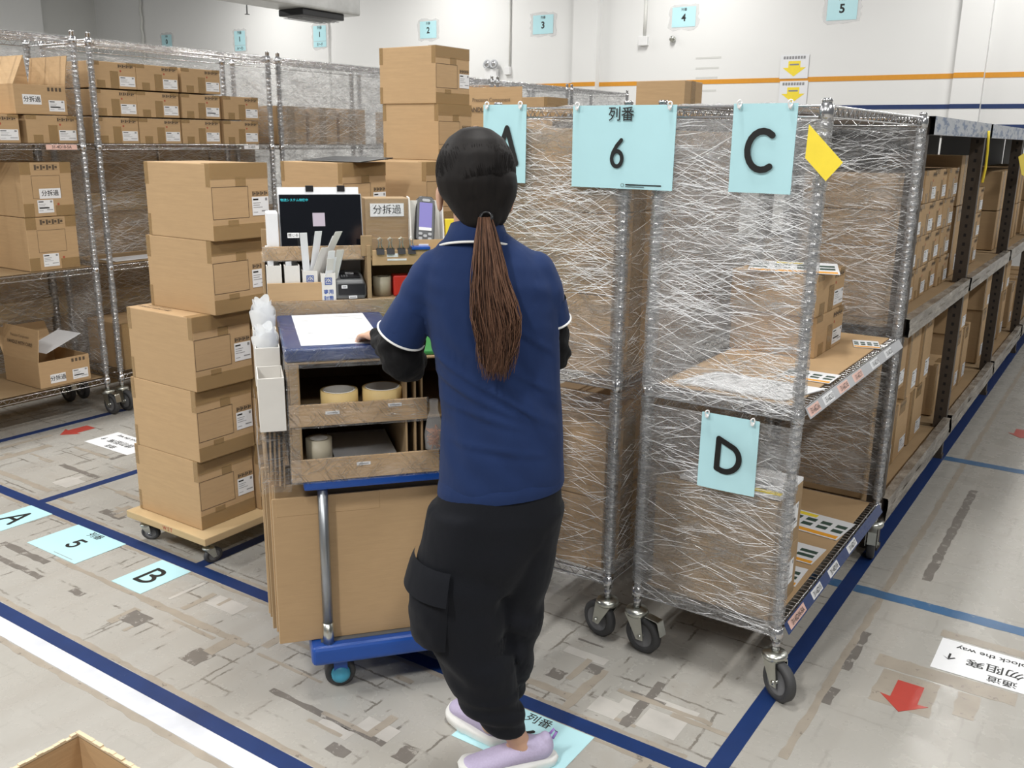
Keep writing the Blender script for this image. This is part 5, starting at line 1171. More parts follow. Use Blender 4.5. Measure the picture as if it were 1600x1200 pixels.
# carton block with the white 分拆過 sign
u0, z0, u1, z1 = crect(569, 310, 639, 378, W0 + .06)
t = cthing('open_cardboard_box', 'brown box carrying a white 分拆過 card beside the tablet', 'box', (u0 + u1) / 2, W0 + .1, 1.2225)
mb = CB(); mb.box(u0 + .002, W0 + .06, 1.2225, u1, W0 + .16, z1); mb.put('box_body', M['card_dark'], t, bevel=.003)
mb = CB(); mb.box(u0 + .002, W0 + .052, 1.2225, u1, W0 + .0595, 1.2225 + .062); mb.put('front_flap', M['card_dark'], t, bevel=.0012, segs=1)
a0, b0, a1, b1 = crect(578, 318, 631, 338, W0 + .058); mb = CB(); mb.box(a0, W0 + .0575, b0, a1, W0 + .0592, b1); s = mb.put('white_card', M['paper'], t)
text('分拆過', .031, M['ink'], s, F3((a0 + a1) / 2, W0 + .0568, (b0 + b1) / 2), 0.0)
mb = CB(); mb.grid(lambda a, v: (u0 + a * (u1 - u0), W0 + .050 - .002 * noise.noise(Vector((a * 6, v * 6, 12))), 1.225 + v * (z1 - 1.225)), 10, 10); mb.put('shrink_film', film('thin_film_on_box', 0.04, 0.25, 0.6, angs=(0.3, -0.6)), t)
# handheld scanner in its holder
u0, z0, u1, z1 = crect(640, 310, 694, 380, W0 + .03); z0 = 1.2225
t = cthing('scanner_holder', 'kraft holder lined with white card for the handheld scanner', 'holder', (u0 + u1) / 2, W0 + .06, z0)
zf = z0 + .058
mb = CB(); mb.box(u0, W0 + .020, z0, u1, W0 + .024, zf); fr_ = mb.put('front_panel', M['kraft'], t)
mb = CB(); mb.box(u0 + .026, W0 + .0185, zf - .030, u0 + .058, W0 + .0198, zf - .014); mb.put('white_sticker', M['paper'], fr_)
for uu in (u0, u1 - .004):
    mb = CB(); mb.add([(uu, W0 + .024, z0), (uu, W0 + .09, z0), (uu, W0 + .09, z1 + .004), (uu, W0 + .05, z1), (uu, W0 + .024, zf), (uu + .004, W0 + .024, z0), (uu + .004, W0 + .09, z0), (uu + .004, W0 + .09, z1 + .004), (uu + .004, W0 + .05, z1), (uu + .004, W0 + .024, zf)],
        [(0, 1, 2, 3, 4), (9, 8, 7, 6, 5), (0, 5, 6, 1), (1, 6, 7, 2), (2, 7, 8, 3), (3, 8, 9, 4), (4, 9, 5, 0)]); mb.put('side_panel', M['paper2'], t)
mb = CB(); mb.box(u0 + .004, W0 + .086, z0, u1 - .004, W0 + .09, z1 - .01); mb.put('back_panel', M['paper2'], t)
mb = CB(); mb.box(u0 + .004, W0 + .024, z0, u1 - .004, W0 + .086, z0 + .003); mb.put('bottom_panel', M['paper2'], t)
su = (u0 + u1) / 2 - .006
t = cthing('handheld_scanner', 'handheld scanner with a lit lilac screen in the kraft holder', 'scanner', su, W0 + .05, z0 + .004)
ux = Vector((1, 0, -.10)).normalized(); uy = Vector((0.10, .28, 1)).normalized(); nz = ux.cross(uy)
b = Vector(CB.base); o4 = Vector((su, W0 + .046, z0 + .034)); fr5 = Matrix.Translation(b) @ F3(o4.x, o4.y, o4.z, ux, uy) @ Matrix.Scale(1.12, 4)
def rr(w_, h0, h1, c): return [(-w_ + c, h0), (w_ - c, h0), (w_, h0 + c), (w_, h1 - c), (w_ - c, h1), (-w_ + c, h1), (-w_, h1 - c), (-w_, h0 + c)]
mb = CB(); mb.prism(rr(.029, .0, .148, .012), .020, fr5 @ Matrix.Translation((0, 0, -.022))); mb.put('shell', M['black'], t, bevel=.004)
mb = CB(); mb.prism(rr(.026, .012, .145, .010), .003, fr5 @ Matrix.Translation((0, 0, -.002))); bz = mb.put('bezel', M['grey'], t, bevel=.001)
mb = CB(); mb.prism(rr(.019, .054, .128, .001), .001, fr5 @ Matrix.Translation((0, 0, .0011))); mb.put('screen', M['scrlilac'], t)
mb = CB(); mb.prism(rr(.019, .046, .055, .001), .001, fr5 @ Matrix.Translation((0, 0, .0013))); mb.put('status_strip', M['paper'], t)
mb = CB(); mb.prism(rr(.012, .131, .139, .003), .002, fr5 @ Matrix.Translation((0, 0, .001))); mb.put('speaker_grille', M['lgrey'], t)
for i, (x, y) in enumerate(((-.014, .036), (.014, .036), (-.014, .022), (.014, .022), (0, .030))):
    mb = CB(); mb.prism(rr(.0055, y - .004, y + .004, .002), .002, fr5 @ Matrix.Translation((x, 0, .001))); mb.put('button', M['lgrey'], t)
u0y, z0y, u1y, z1y = crect(692, 342, 702, 362, W0 + .05); mb = CB(); mb.box(u0y + .006, W0 + .04, 1.2225, u1y + .02, W0 + .055, z1y); csolo(mb, 'yellow_pack', M['yellow'], 'yellow packet standing right of the scanner holder', 'packet', u0y, W0 + .05, 1.2225, bevel=.002)
# four binder clips on the right lip
for i, x in enumerate((594, 610, 627, 643)):
    u, _ = cpx(x, 385, W0 - .01); z = 1.252
    t = cthing('binder_clip', ('leftmost binder clip on the cardboard lip below the 分拆過 card', 'second binder clip from the left on that lip', 'third binder clip from the left on that lip', 'rightmost binder clip on that lip')[i], 'clip', u, W0 - .008, z - .02, 'black binder clips on the cardboard lip')
    mb = CB(); mb.slab((u - .0125, W0 - .0185, z - .013), (.025, 0, 0), (0, .006, .018), .0012); mb.slab((u - .0125, W0 + .000, z - .013), (.025, 0, 0), (0, -.006, .018), .0012); mb.box(u - .0125, W0 - .013, z + .0035, u + .0125, W0 - .004, z + .006); mb.put('clamp', M['black'], t)
    for s in (-1, 1):
        mb = CB(); mb.tube([(u - .007, W0 - .0085 + s * .005, z + .004), (u - .003, W0 - .0085 + s * .007, z + .026), (u - .0075, W0 - .0085 + s * .008, z + .034), (u, W0 - .0085 + s * .008, z + .040), (u + .0075, W0 - .0085 + s * .008, z + .034), (u + .003, W0 - .0085 + s * .007, z + .026), (u + .007, W0 - .0085 + s * .005, z + .004)], .0013, 5); mb.put('wire_handle', M['zinc'], t)
# lower right compartment
t = cthing('tape_roll', 'beige roll standing in the dark compartment right of the printer', 'tape', .312, W0 + .05, 1.0985, 'rolls of tape on the cart')
mb = CB(); mb.lathe([(.014, 0), (.030, 0), (.030, .062), (.014, .062)], 28, Matrix.Translation((.312, W0 + .05, 1.0990)), closed=True); mb.put('tape_winding', M['rolltape'], t)
mb = CB(); mb.box(.345, W0 + .02, 1.0985, .40, W0 + .08, 1.165); csolo(mb, 'red_box', M['red'], 'red box beside the beige roll, partly behind the sleeve', 'box', .37, W0 + .05, 1.0985, bevel=.004)
mb = CB(); mb.box(.40, W0 - .02, 1.2525, .46, W0 + .03, 1.262); csolo(mb, 'blue_pad', M['bluep'], 'small blue pad at the right end of the cardboard lip', 'pad', .43, W0, 1.2525, bevel=.002)

# pockets hanging on the cart's left side
def pocket(u0, u1, w0, w1, z0, z1, label, fill=None, slant=0.0):
    t = cthing('hanging_pocket', label, 'holder', (u0 + u1) / 2, (w0 + w1) / 2, z0, 'white card pockets on the side of the cart'); e = .003
    for nm, q in (('wall_panel', (u0, w0, z0, u1, w0 + e, z1)), ('wall_panel', (u0, w0 + e, z0, u0 + e, w1, z1 + slant)), ('wall_panel', (u1 - e, w0 + e, z0, u1, w1, z1 + slant)), ('wall_panel', (u0 + e, w1 - e, z0, u1 - e, w1, z1 + slant)), ('bottom_panel', (u0 + e, w0 + e, z0, u1 - e, w1 - e, z0 + e))):
        mb = CB(); mb.box(*q); mb.put(nm, M['paper2'], t, bevel=.0008, segs=1)
    mb = CB(); mb.box(u0 + e, w0 + e, z0 + e, u1 - e, w1 - e, z0 + e + .002); mb.put('kraft_lining', M['card'], t)
    return t
pocket(-.106, -.038, -.012, .13, .838, .985, 'empty white card pocket nearest the woman on the cart side')
pocket(-.106, -.040, .135, .29, .875, 1.035, 'white card pocket holding the nearer bundle of clear envelopes')
pocket(-.108, -.042, .295, .45, .885, 1.055, 'white card pocket holding the farther bundle of clear envelopes')
for i, (w, zt, zb, lb) in enumerate(((.20, 1.085, .885, 'nearer bundle of clear plastic envelopes in a side pocket'), (.36, 1.135, .895, 'taller bundle of clear plastic envelopes in the far side pocket'))):
    t = cthing('envelope_bundle', lb, 'envelopes', -.068, w, zb, 'clear envelope bundles on the cart side')
    random.seed(i + 40)
    for j in range(4):
        mb = CB(); rings = []
        for q in range(9):
            v = q / 8; R0 = (.014 + .0035 * j) * (1 + .40 * v); 
            rings.append([(-.067 + R0 * .95 * math.cos(2 * PI * k / 36) * (1 if v < .4 else 1 + .3 * (v - .4)) - .010 * v, w + R0 * 1.6 * math.sin(2 * PI * k / 36) + .0008 * math.sin(k * 1.1 + j), zb + v * (zt - zb) * (1 - .05 * j) + (.010 * math.sin(2 * PI * k / 36 * 2 + j * 2) if q == 8 else 0)) for k in range(36)])
        mb.loft(rings, cap=False); mb.put('envelope', M['envelope'], t)
t = cthing('film_wrap_flap', 'loose clear film hanging over the cardboard flaps on the cart side', 'plastic film', -.10, .02, .68)
mb = CB(); mb.grid(lambda a, v: (-.112 + a * .08 + .003 * math.sin(v * 9), .012 + .006 * noise.noise(Vector((a * 6, v * 8, 4))), .655 + v * .19), 8, 14); mb.put('front_sheet', M['shrink'], t)
mb = CB(); mb.grid(lambda a, v: (-.114 + .006 * noise.noise(Vector((a * 6, v * 8, 7))), .012 + a * .42, .655 + v * .19), 14, 10); mb.put('side_sheet', M['shrink'], t)
# bundle of torn flaps wrapped in film under the pockets
for i in range(5):
    mb = CB(); mb.slab((-.100 + .012 * i, .03 + .01 * i, .690 - .012 * i), (0, .40, 0), (.004, 0, .15), .006)
    csolo(mb, 'cardboard_flap', M['card' if i % 2 else 'card_dark'], 'cardboard flap number %s outward from the organizer side' % ORD[4 - i], 'cardboard', -.1 + .012 * i, .2, .69 - .012 * i, 'film-wrapped cardboard flaps on the cart side', bevel=.001, segs=1)
# ------------------------------------------------------------------ the woman (local axes: r image-right, f away from the camera, z up)
PR = Vector((math.cos(YAW), math.sin(YAW), 0)); PF = Vector((-math.sin(YAW), math.cos(YAW), 0)); P0 = Vector((-1.22, 1.72, 0))
person = thing('person', 'woman in navy polo shirt, black sleeves and trousers, brown ponytail, pushing the cart', 'person', P0, YAW)
def fabric(name, c, folds=0.5, scale=9, var=0.15):
    m, t, n, l, b = nt(name); setp(b, c, 0.85, 0, 0.2)
    b.inputs['Sheen Weight'].default_value = 0.04; b.inputs['Sheen Roughness'].default_value = 0.5
    tc = n.new('ShaderNodeTexCoord').outputs['Object']
    f = noise_tex(n, l, 1.0, mapping(n, l, tc, (scale, scale, scale * 0.45), (0.5, 0.5, 0)), 3, 0.5)
    w = noise_tex(n, l, 700, tc, 1)
    l.new(mixc(n, l, f, tuple(v * (1 - var) for v in c), tuple(v * (1 + var) for v in c)), b.inputs['Base Color'])
    bump(n, l, b, mth(n, l, 'ADD', f, mth(n, l, 'MULTIPLY', w, 0.02)), folds, 0.03); return m
NAVY = fabric('navy_pique_cotton', (0.013, 0.030, 0.100), 0.35)
BLK = fabric('black_undersleeve', (0.004, 0.004, 0.005), 0.5, 14)
TRO = fabric('charcoal_trouser_cloth', (0.0065, 0.0075, 0.011), 0.5, 7)
def hairmat(name, c0, c1):
    m, t, n, l, b = nt(name); setp(b, c0, 0.6, 0, 0.2)
    tc = n.new('ShaderNodeTexCoord').outputs['Object']
    f = noise_tex(n, l, 1.0, mapping(n, l, tc, (120, 120, 4)), 3, 0.6)
    l.new(mixc(n, l, f, c0, c1), b.inputs['Base Color']); return m
HAIRD = hairmat('dark_hair', (0.005, 0.0045, 0.005), (0.015, 0.012, 0.011)); HAIRB = hairmat('brown_hair', (0.030, 0.014, 0.010), (0.17, 0.085, 0.052))
HAIRL = hairmat('light_brown_hair', (0.075, 0.036, 0.022), (0.24, 0.13, 0.082)); HAIRK = hairmat('deep_brown_hair', (0.016, 0.009, 0.007), (0.05, 0.025, 0.016))
LAV = plain('lavender_mesh', (0.50, 0.44, 0.62), 0.7, scale=200, var=0.12, bmp=0.2)
# body: one continuous surface
LH = Vector((-0.296, 0.285, 1.092)); RH = Vector((0.135, 0.40, 1.095))
mb = MB()
mb.hull((-.036, .012, 1.530), (.078, .092, .098), (-.038, .030, 1.490), (.064, .074, .075))
mb.hull((-.038, .050, 1.475), (.050, .050, .050), (-.038, .068, 1.448), (.026, .030, .026))
mb.hull((-.034, .000, 1.46), .052, (-.025, -.008, 1.36), .056)
mb.hull((-.09, 0, 1.29), .042, (.075, 0, 1.29), .040); mb.hull((-.01, 0, 1.26), (.11, .075, .06), (.022, 0, 1.0), (.10, .078, .07)); mb.hull((.022, 0, 1.0), (.10, .078, .07), (.022, 0, .86), (.11, .085, .08))
def limb(*pts):
    for (a, ra), (b, rb) in zip(pts, pts[1:]): mb.hull(a, ra, b, rb)
limb(((-.120, 0, 1.29), .036), ((-.192, .025, 1.16), .034), ((-.205, .055, 1.075), .034), ((-.245, .17, 1.075), .030), ((-.290, .27, 1.085), .023))
limb(((.095, 0, 1.285), .034), ((.130, .025, 1.20), .031), ((.145, .06, 1.11), .030), ((.145, .2, 1.09), .028), ((.135, .335, 1.10), .022))
limb(((-.040, 0, .80), .070), ((-.06, -.01, .47), .050), ((.02, -.01, .25), .045), ((.070, -.002, .10), .029), ((.092, .000, .060), .028))
limb(((.080, 0, .80), .066), ((.065, .05, .45), .055), ((.045, .10, .22), .042), ((.02, .10, .10), .032), ((.01, .105, .055), .032))
mb.hull((.095, .002, .052), .026, (-.02, -.026, .036), (.018, .018, .010)); mb.hull((.01, .105, .052), .026, (-.05, .185, .036), (.018, .018, .010))
# ears, nose
for s in (-1, 1): mb.hull((-.036 + s * .080, .010, 1.475), (.009, .017, .026), (-.036 + s * .079, .006, 1.455), (.007, .011, .016))
mb.hull((-.038, .096, 1.505), (.008, .010, .012), (-.038, .108, 1.480), (.012, .012, .010))
def hand(H, d, up, s):   # d: finger direction, up: back of the hand, s: +1 thumb toward d x up
    side = d.cross(up).normalized() * s
    mb.hull(tuple(H), (.024, .024, .016), tuple(H + d * .055), (.027, .027, .013))
    for i, (o, L, c) in enumerate(((.026, .062, .5), (.009, .072, .45), (-.009, .067, .5), (-.026, .052, .6))):
        a = H + d * .070 + side * o; b = a + (d * math.cos(c * .4) - up * math.sin(c * .4)) * L * .5; e = b + (d * math.cos(c) - up * math.sin(c)) * L * .5
        mb.hull(tuple(a), .0085, tuple(b), .0080); mb.hull(tuple(b), .0080, tuple(e), .0068)
    a = H + d * .02 + side * .026; b = a + (d * .75 + side * .75 - up * .1).normalized() * .035; e = b + (d * .95 + side * .35 - up * .15).normalized() * .028
    mb.hull(tuple(a), .011, tuple(b), .0095); mb.hull(tuple(b), .0095, tuple(e), .0080)
hand(LH, Vector((-.48, .85, -.12)).normalized(), Vector((-.05, .1, 1)).normalized(), 1)
hand(RH, Vector((-.15, .98, -.10)).normalized(), Vector((0, .1, 1)).normalized(), -1)
body = remeshed(mb, 'body', M['skin'], 0.0048, 3, person, 0.4)
# face details (turned away from the camera)
for s in (-1, 1):
    e = MB(); c = Vector((-.038 + s * .030, .094, 1.512)); e.lathe([(0, -.011), (.008, -.008), (.0115, 0), (.008, .008), (0, .011)], 14, Matrix.Translation(c)); q = e.build('eye', M['sclera'], person)
    e = MB(); e.lathe([(0, 0), (.005, .0005), (.0055, -.001)], 12, frame(c + Vector((0, .0118, 0)), (1, 0, 0), (0, 0, -1))); e.build('iris', M['black'], q)
    e = MB(); e.tube([c + Vector((-s * .014, .006, .018)), c + Vector((0, .010, .022)), c + Vector((s * .017, 0, .016))], [.002, .0026, .0012], 6); e.build('eyebrow', HAIRD, person)
e = MB(); e.tube([(-.058, .084, 1.452), (-.046, .094, 1.455), (-.038, .095, 1.4535), (-.030, .094, 1.455), (-.018, .084, 1.452)], [.0015, .0045, .004, .0045, .0015], 8); e.build('lips', M['lip'], person)

# polo shirt
def ring(c, cf, hw, hd, z, tilt=0.0, n=40, p=2.3):
    out = []
    for k in range(n):
        t = 2 * PI * k / n; ct, st = math.cos(t), math.sin(t)
        x = hw * math.copysign(abs(ct) ** (2 / p), ct); y = hd * math.copysign(abs(st) ** (2 / p), st)
        out.append((c + x, cf + y, z + tilt * x))
    return out
mb = MB()
mb.loft([ring(.028, .006, .150, .112, .790, .12), ring(.028, .006, .152, .115, .815, .12), ring(.030, .005, .148, .112, .90, .06), ring(.030, .003, .142, .108, .97, .02), ring(.022, 0, .144, .106, 1.05), ring(.010, 0, .150, .106, 1.14), ring(.002, -.002, .156, .107, 1.22),
         ring(-.006, -.004, .152, .103, 1.285), ring(-.012, -.004, .135, .090, 1.328), ring(-.018, -.004, .108, .076, 1.358), ring(-.026, -.004, .080, .064, 1.382), ring(-.030, -.004, .062, .058, 1.400)])
mb.hull((-.118, -.004, 1.312), (.050, .052, .046), (-.150, .002, 1.27), (.052, .056, .05)); mb.hull((-.150, .002, 1.27), (.052, .056, .05), (-.198, .022, 1.168), (.056, .060, .030))
mb.hull((.100, -.004, 1.310), (.045, .05, .045), (.125, .002, 1.26), (.044, .055, .05)); mb.hull((.125, .002, 1.26), (.044, .055, .05), (.134, .022, 1.205), (.046, .058, .030))
shirt = remeshed(mb, 'polo_shirt', NAVY, 0.0065, 6, person, 0.5)
for v in shirt.data.vertices:   # soft drape folds radiating from the armpits and across the small of the back
    c = v.co; nrm = v.normal
    a = math.exp(-((c.z - 1.0) / .16) ** 2) * max(0, -nrm.y) ; d1 = (c.x + .02) * 1.0 + (c.z - 1.1) * .9
    f = .0085 * a * math.sin(d1 * 62 + 2.2 * noise.noise(c * 7)) * (0.4 + abs(noise.noise(c * 5))) + .0055 * noise.noise(Vector((c.x * 11 + c.z * 6, c.y * 9, c.z * 5)))
    if c.z > 1.15 and abs(c.x) > .10: f += .003 * math.sin(c.z * 120 + c.x * 50) * noise.noise(c * 9)
    if nrm.y < .2:
        for (x0, z0, sl, L, am) in ((-.145, 1.135, -.55, .30, .0060), (-.145, 1.085, -.42, .26, .0050), (-.12, 1.02, -.25, .22, .0040), (.15, 1.13, .75, .16, .0045), (.155, 1.04, .55, .16, .0040), (-.10, .93, -.12, .24, .0035), (-.05, 1.20, -.9, .13, .0030)):
            s_ = (c.x - x0) * (1 if sl < 0 or x0 < 0 else -1); dz = c.z - (z0 + sl * abs(c.x - x0) - .12 * s_ * s_)
            if 0 < s_ < L: f += am * math.sin(PI * s_ / L) ** .6 * (math.exp(-(dz / .007) ** 2) - .6 * math.exp(-((dz + .016) / .009) ** 2))
    v.co = c + nrm * f
shirt['label'] = 'navy polo shirt with white trimmed collar and cuffs'
# hem, cuffs, collar
mb = MB(); mb.loft([ring(.028, .006, .1515, .1135, .779, .12), ring(.028, .006, .1545, .1165, .790, .12), ring(.028, .006, .1530, .1155, .806, .12), ring(.028, .006, .1480, .1100, .826, .12)], cap=False); mb.build('shirt_hem', NAVY, shirt)
def torus(c, r, ax, tube, mat, name, parent, a0=0, a1=2 * PI, sq=(1, 1), n=36):
    ax = Vector(ax).normalized(); e1 = ax.cross(Vector((0, 1, 0))).normalized(); e2 = ax.cross(e1); mb = MB()
    mb.tube([Vector(c) + e1 * r * sq[0] * math.cos(a0 + (a1 - a0) * k / n) + e2 * r * sq[1] * math.sin(a0 + (a1 - a0) * k / n) for k in range(n + 1)], tube, 8); return mb.build(name, mat, parent)
WHT = plain('white_trim', (.78, .78, .76), .7)
def cuff(A, B, r0, r1, nm):
    A, B = Vector(A), Vector(B); ax = (B - A).normalized(); e1 = ax.cross(Vector((0, 1, 0))).normalized(); e2 = ax.cross(e1)
    mb = MB(); pts = [(A.lerp(B, t), r0 + (r1 - r0) * t) for t in (0, .5, .92, 1.0, 1.0, .6)]
    rs = [r for _, r in pts]; rs[4] -= .006; rs[5] -= .006
    mb.loft([[p + (e1 * math.cos(2 * PI * k / 32) + e2 * 1.05 * math.sin(2 * PI * k / 32)) * r for k in range(32)] for (p, _), r in zip(pts, rs)], cap=False); c = mb.build('sleeve_cuff', NAVY, shirt)
    torus(B - ax * .004, rs[3] + .0008, ax, .0026, WHT, 'white_piping', c, sq=(1, 1.05)); return c
cuff((-.172, .010, 1.225), (-.212, .028, 1.148), .0505, .0580, 'l'); cuff((.130, .006, 1.245), (.137, .022, 1.190), .0440, .0500, 'r')
mb = MB(); nn = 36
def cring(r, z, dz, c=(-.031, -.002), sqy=.95, flare=0):
    return [(c[0] + r * math.cos(2 * PI * k / nn), c[1] + r * sqy * math.sin(2 * PI * k / nn), z - dz * (.5 + .5 * math.sin(2 * PI * k / nn))) for k in range(nn)]
mb.loft([cring(.0560, 1.388, .02), cring(.0575, 1.425, .03), cring(.0600, 1.428, .03), cring(.0680, 1.410, .035), cring(.0850, 1.384, .045), cring(.0840, 1.380, .045), cring(.0640, 1.402, .035)], cap=False); col = mb.build('collar', NAVY, shirt)
mb = MB(); mb.tube([Vector(p) for p in cring(.0865, 1.3835, .045)] + [Vector(cring(.0865, 1.3835, .045)[0])], .0028, 8); mb.build('white_piping', WHT, col)

# black undersleeves
mb = MB()
mb.hull((-.190, .018, 1.20), .046, (-.203, .030, 1.150), .050); mb.hull((-.203, .030, 1.150), .050, (-.210, .050, 1.085), .051); mb.hull((-.210, .050, 1.085), .050, (-.205, .095, 1.065), .048); mb.hull((-.205, .095, 1.072), .048, (-.250, .18, 1.085), .044); mb.hull((-.250, .18, 1.085), .044, (-.292, .262, 1.095), .031)
mb.hull((-.222, .04, 1.12), .047, (-.238, .13, 1.10), .045)
sl = remeshed(mb, 'undersleeve', BLK, 0.005, 4, person); sl['label'] = 'black left undersleeve'
mb = MB(); mb.hull((.134, .02, 1.21), .042, (.142, .04, 1.15), .044); mb.hull((.142, .04, 1.15), .044, (.150, .06, 1.105), .043); mb.hull((.150, .06, 1.105), .042, (.148, .2, 1.09), .036); mb.hull((.148, .2, 1.09), .036, (.137, .325, 1.10), .027)
sr_ = remeshed(mb, 'undersleeve', BLK, 0.005, 4, person); sr_['label'] = 'black right undersleeve'
for o in (sl, sr_):
    for v in o.data.vertices: c = v.co; v.co = c + v.normal * .0028 * math.sin(c.z * 150 + c.y * 90 + 3 * noise.noise(c * 12))

# trousers
mb = MB()
mb.loft([ring(.028, .006, .130, .098, .86), ring(.028, .004, .141, .108, .80), ring(.020, .002, .158, .122, .72), ring(.008, .002, .150, .115, .66), ring(-.018, .002, .125, .106, .59), ring(-.035, .004, .10, .095, .52)])
def leg(rs): mb.loft([ring(c, f, hw, hd, z, p=2.1) for (c, f, hw, hd, z) in rs])
leg([(-.040, -.005, .108, .112, .74), (-.062, -.010, .114, .108, .62), (-.072, -.014, .106, .100, .49), (-.050, -.016, .098, .092, .37), (-.020, -.014, .088, .082, .27), (.020, -.010, .072, .070, .18), (.044, -.008, .056, .056, .13), (.054, -.006, .045, .046, .108)])
leg([(.105, .010, .080, .105, .74), (.092, .030, .078, .095, .60), (.072, .055, .072, .085, .46), (.060, .070, .066, .076, .34), (.052, .085, .060, .068, .23), (.040, .095, .052, .056, .16), (.030, .10, .046, .048, .125)])
tr = remeshed(mb, 'trousers', TRO, 0.0075, 6, person)
for v in tr.data.vertices:
    c = v.co; k = min(1, max(0, (.75 - c.z) / .3))
    f = .008 * noise.noise(Vector((c.x * 9, c.y * 9, c.z * 5))) + .007 * k * math.sin(c.z * 42 + c.x * 26 + 3 * noise.noise(c * 6)) * abs(noise.noise(c * 4 + Vector((3, 1, 2)))) * 2
    if c.z < .24: f += .004 * math.sin(c.z * 110 + c.x * 20)
    v.co = c + v.normal * f
tr['label'] = 'loose black cargo trousers gathered at the ankle'
def onleg(t, z, off):   # wraps round the outside of the left leg
    q = math.radians(172 + 86 * t); k = (z - .49) / .13; cx, cf, hw, hd = -.072 + .010 * k, -.014 + .004 * k, .106 + .008 * k, .100 + .008 * k
    return (cx + (hw + off) * math.cos(q), cf + (hd + off) * math.sin(q), z)
mb = MB(); mb.grid(lambda a, v: onleg(a, .400 + .185 * v, .004 + .020 * (math.sin(PI * a) ** .5) * (math.sin(PI * min(1, v * .9 + .05)) ** .6) + .004 * noise.noise(Vector((a * 5, v * 6, 2)))), 18, 16)
pk = mb.build('cargo_pocket', TRO, tr)
mb = MB(); mb.grid(lambda a, v: onleg(a * 1.03 - .02, .545 - .012 * a + .078 * v, .006 + .026 * (1 - v) ** .7), 18, 6); mb.build('pocket_flap', TRO, pk)

# hair
mb = MB()
mb.hull((-.034, -.006, 1.538), (.0875, .096, .090), (-.034, -.012, 1.510), (.0890, .094, .075))
mb.hull((-.034, -.020, 1.51), (.086, .082, .07), (-.016, -.045, 1.435), (.042, .038, .030))
mb.hull((.020, -.015, 1.50), (.040, .07, .06), (.012, -.020, 1.430), (.024, .03, .02))
mb.hull((-.050, -.030, 1.49), (.055, .06, .06), (-.030, -.045, 1.425), (.034, .028, .022))
hair = remeshed(mb, 'hair', HAIRD, 0.0055, 6, person)
hair['label'] = 'dark brown hair pulled back into a ponytail'
TIE = Vector((-.008, -.080, 1.437))
for v in hair.data.vertices:
    c = v.co
    if c.y > .052 and c.z < 1.555: v.co = Vector((c.x, .052 + (c.y - .052) * .05, c.z))
random.seed(12); mb = MB()      # combed strands lying over the cap toward the tie
C0 = Vector((-.034, -.008, 1.53))
for i in range(700):
    th = random.uniform(-2.1, 2.1); ph0 = random.uniform(1.2, 2.2)
    st = Vector((math.sin(th) * .090, random.uniform(-.01, .05), math.cos(th) * .094)) + C0
    pts = []
    for k in range(9):
        t = k / 8; p = st.lerp(TIE, t); d = p - C0; q = math.sqrt((d.x / .0885) ** 2 + (d.y / .0965) ** 2 + (d.z / .0925) ** 2)
        if q > 1e-4 and t < .8: p = C0 + d * (1 / q) * (1.001 + .004 * random.random() * (1 - t))
        if p.z < 1.50 and t < .95: p = p.lerp(st.lerp(TIE, t), .25)
        pts.append(p)
    mb.tube(pts, [.0003] + [.0005] * 7 + [.0003], 4)
mb.build('combed_strands', HAIRD, hair)
pt = link('ponytail', None, person); bpy.data.objects.remove(pt)
def guide(t):   # centre line and half widths of the ponytail
    z = 1.437 - .352 * t; x = -.010 + .022 * t + .020 * math.sin(t * 3.0) * t; y = -.086 - .045 * math.sin(min(1, t * 1.6) * 1.5) - .010 * t
    w = .014 + .038 * min(1, t * 1.55) ** .8 - .030 * max(0, t - .62) / .38; d = .012 + .010 * math.sin(min(1, t * 1.3) * 2.6)
    return Vector((x, y, z)), w, d
mb = MB(); rings = []
for i in range(25):
    t = i / 24 * .93; c, w, d = guide(t); w *= .86; d *= .8
    rings.append([(c.x + w * math.cos(2 * PI * k / 20) * (1 + .05 * math.sin(5 * k)), c.y + d * math.sin(2 * PI * k / 20), c.z) for k in range(20)])
mb.loft(rings)
random.seed(4)
for i in range(620):
    a = random.uniform(0, 2 * PI); r = math.sqrt(random.uniform(.35, 1.0)); t1 = random.choice([random.uniform(.72, .9), random.uniform(.85, 1.0)]); ph = random.uniform(0, 6.3); am = random.uniform(.002, .0085); pts = []
    a2 = a + random.uniform(-.5, .5)
    for k in range(13):
        t = t1 * k / 12; c, w, d = guide(t); aa = a + (a2 - a) * t; rr = r * (1.0 + .08 * math.sin(ph))
        pts.append(c + Vector((w * rr * math.cos(aa) + am * math.sin(t * 9 + ph) * t * 2.2, d * rr * math.sin(aa) - .001, 0)))
    mb.tube(pts, [.0009] * 9 + [.0008, .0007, .0006, .0003], 4, int(abs(noise.noise(Vector((a * 2.2, r * 4, t1)))) * 9) % 3)
pt = mb.build('ponytail', [HAIRB, HAIRL, HAIRK], person); pt['label'] = 'long brown ponytail'
mb = MB(); mb.lathe([(.010, -.010), (.0150, -.006), (.0150, .006), (.010, .010)], 20, frame(TIE + Vector((0, -.006, -.002)), (1, 0, 0), (0, .6, .8)), closed=True); mb.build('hair_tie', M['black'], pt)

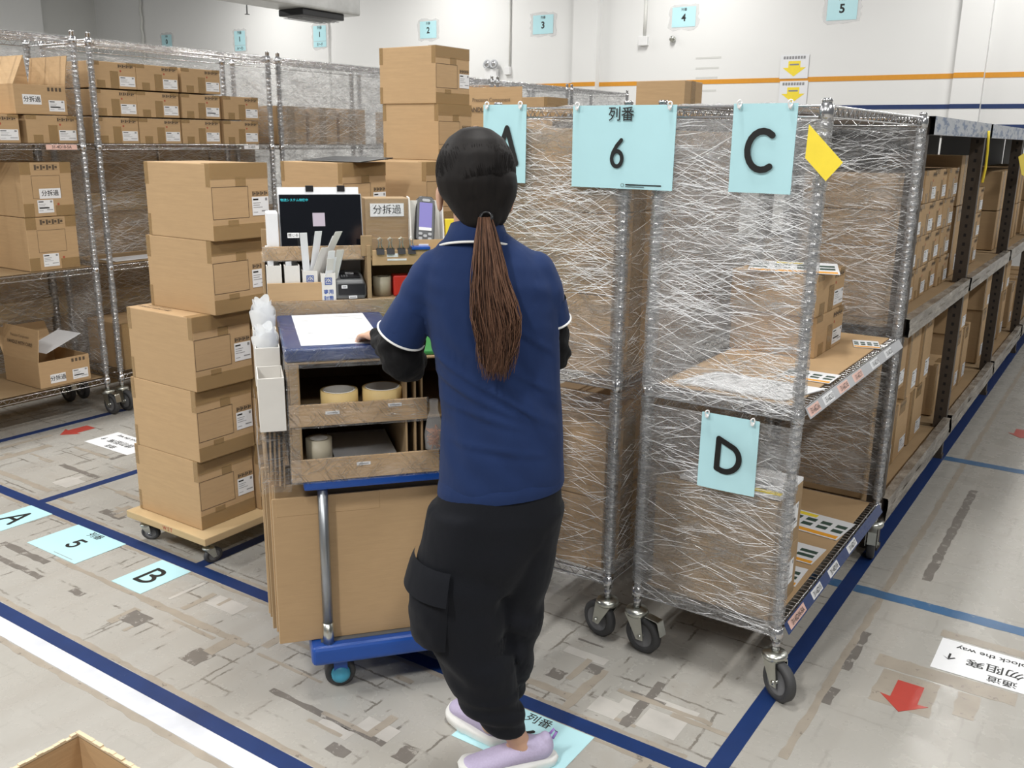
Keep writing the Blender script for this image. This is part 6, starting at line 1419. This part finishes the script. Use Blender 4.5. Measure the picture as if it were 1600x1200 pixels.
# trainers
def shoe(heel, toe, z, tiltx, label):
    heel, toe = Vector(heel), Vector(toe); L = (toe - heel).length; ang = math.atan2(toe.y - heel.y, toe.x - heel.x)
    R = Matrix.Translation((heel.x, heel.y, z)) @ Matrix.Rotation(ang, 4, 'Z') @ Matrix.Rotation(tiltx, 4, 'Y')
    def outl(t):  # half widths along the sole
        return .030 + .016 * math.sin(max(0, min(1, (t - .15) / .85)) * 2.75) + (.004 if t > .5 else 0)
    n = 24; ts = [i / n for i in range(n + 1)]
    def cx(t): return t * L
    def hw(t): return outl(t) * math.sqrt(max(0.02, 1 - max(0, (abs(t - .5) - .36) / .145) ** 2.2)) if abs(t - .5) > .36 else outl(t)
    poly = [(cx(t), -hw(t)) for t in ts] + [(cx(t), hw(t)) for t in reversed(ts)]
    mb = MB(); rings = []
    for zz, s, ext in ((0, .94, 0), (.004, 1.0, .002), (.018, 1.02, .003), (.026, .98, .001)):
        rings.append([tuple(R @ Vector(((x - L / 2) * (s + ext) + L / 2, y * s, zz + .012 * max(0, (x / L - .8) / .2) ** 2))) for x, y in poly])
    mb.loft(rings); o = mb.build('shoe', WHT, person, weld=True); o['label'] = label
    mb = MB()
    for a, ra, b, rb in (((.045, 0, .050), (.036, .031, .034), (.10, 0, .045), (.04, .034, .030)), ((.10, 0, .045), (.04, .034, .030), (.175, 0, .034), (.04, .038, .020)), ((.175, 0, .034), (.04, .038, .018), (L - .040, 0, .030), (.032, .032, .012)), ((.030, 0, .055), (.020, .024, .030), (.032, 0, .080), (.014, .020, .010)), ((.06, 0, .06), (.03, .028, .02), (.085, 0, .078), (.02, .024, .010))):
        mb.hull(tuple(a), ra, tuple(b), rb)
    mb.v = [tuple(R @ Vector(v)) for v in mb.v]; up = remeshed(mb, 'upper', LAV, 0.004, 4, o)
    for i in range(4):
        x = .105 + .022 * i; mb = MB(); mb.tube([R @ Vector((x, -.026 + .001 * i, .062 - .005 * i)), R @ Vector((x + .006, 0, .073 - .007 * i)), R @ Vector((x, .026 - .001 * i, .062 - .005 * i))], .0024, 6); mb.build('lace', M['lgrey'], up)
    mb = MB(); mb.tube([R @ Vector((.012, 0, .070)), R @ Vector((.002, 0, .088)), R @ Vector((.010, 0, .098)), R @ Vector((.020, 0, .086))], .0035, 6); mb.build('heel_tab', plain('purple_tab', (.38, .22, .62), .6), up)
    mb = MB(); mb.tube([R @ Vector((.13, -.0385, .040)), R @ Vector((.11, -.040, .052)), R @ Vector((.09, -.037, .034))], .003, 6); mb.build('side_stripe', plain('violet_stripe', (.16, .13, .42), .6), up)
shoe((.184, .022), (-.072, -.040), 0.001, 0.0, 'near lavender trainer, heel to the right')
shoe((.040, .075), (-.105, .235), 0.001, 0.0, 'far lavender trainer stepping forward to the left')
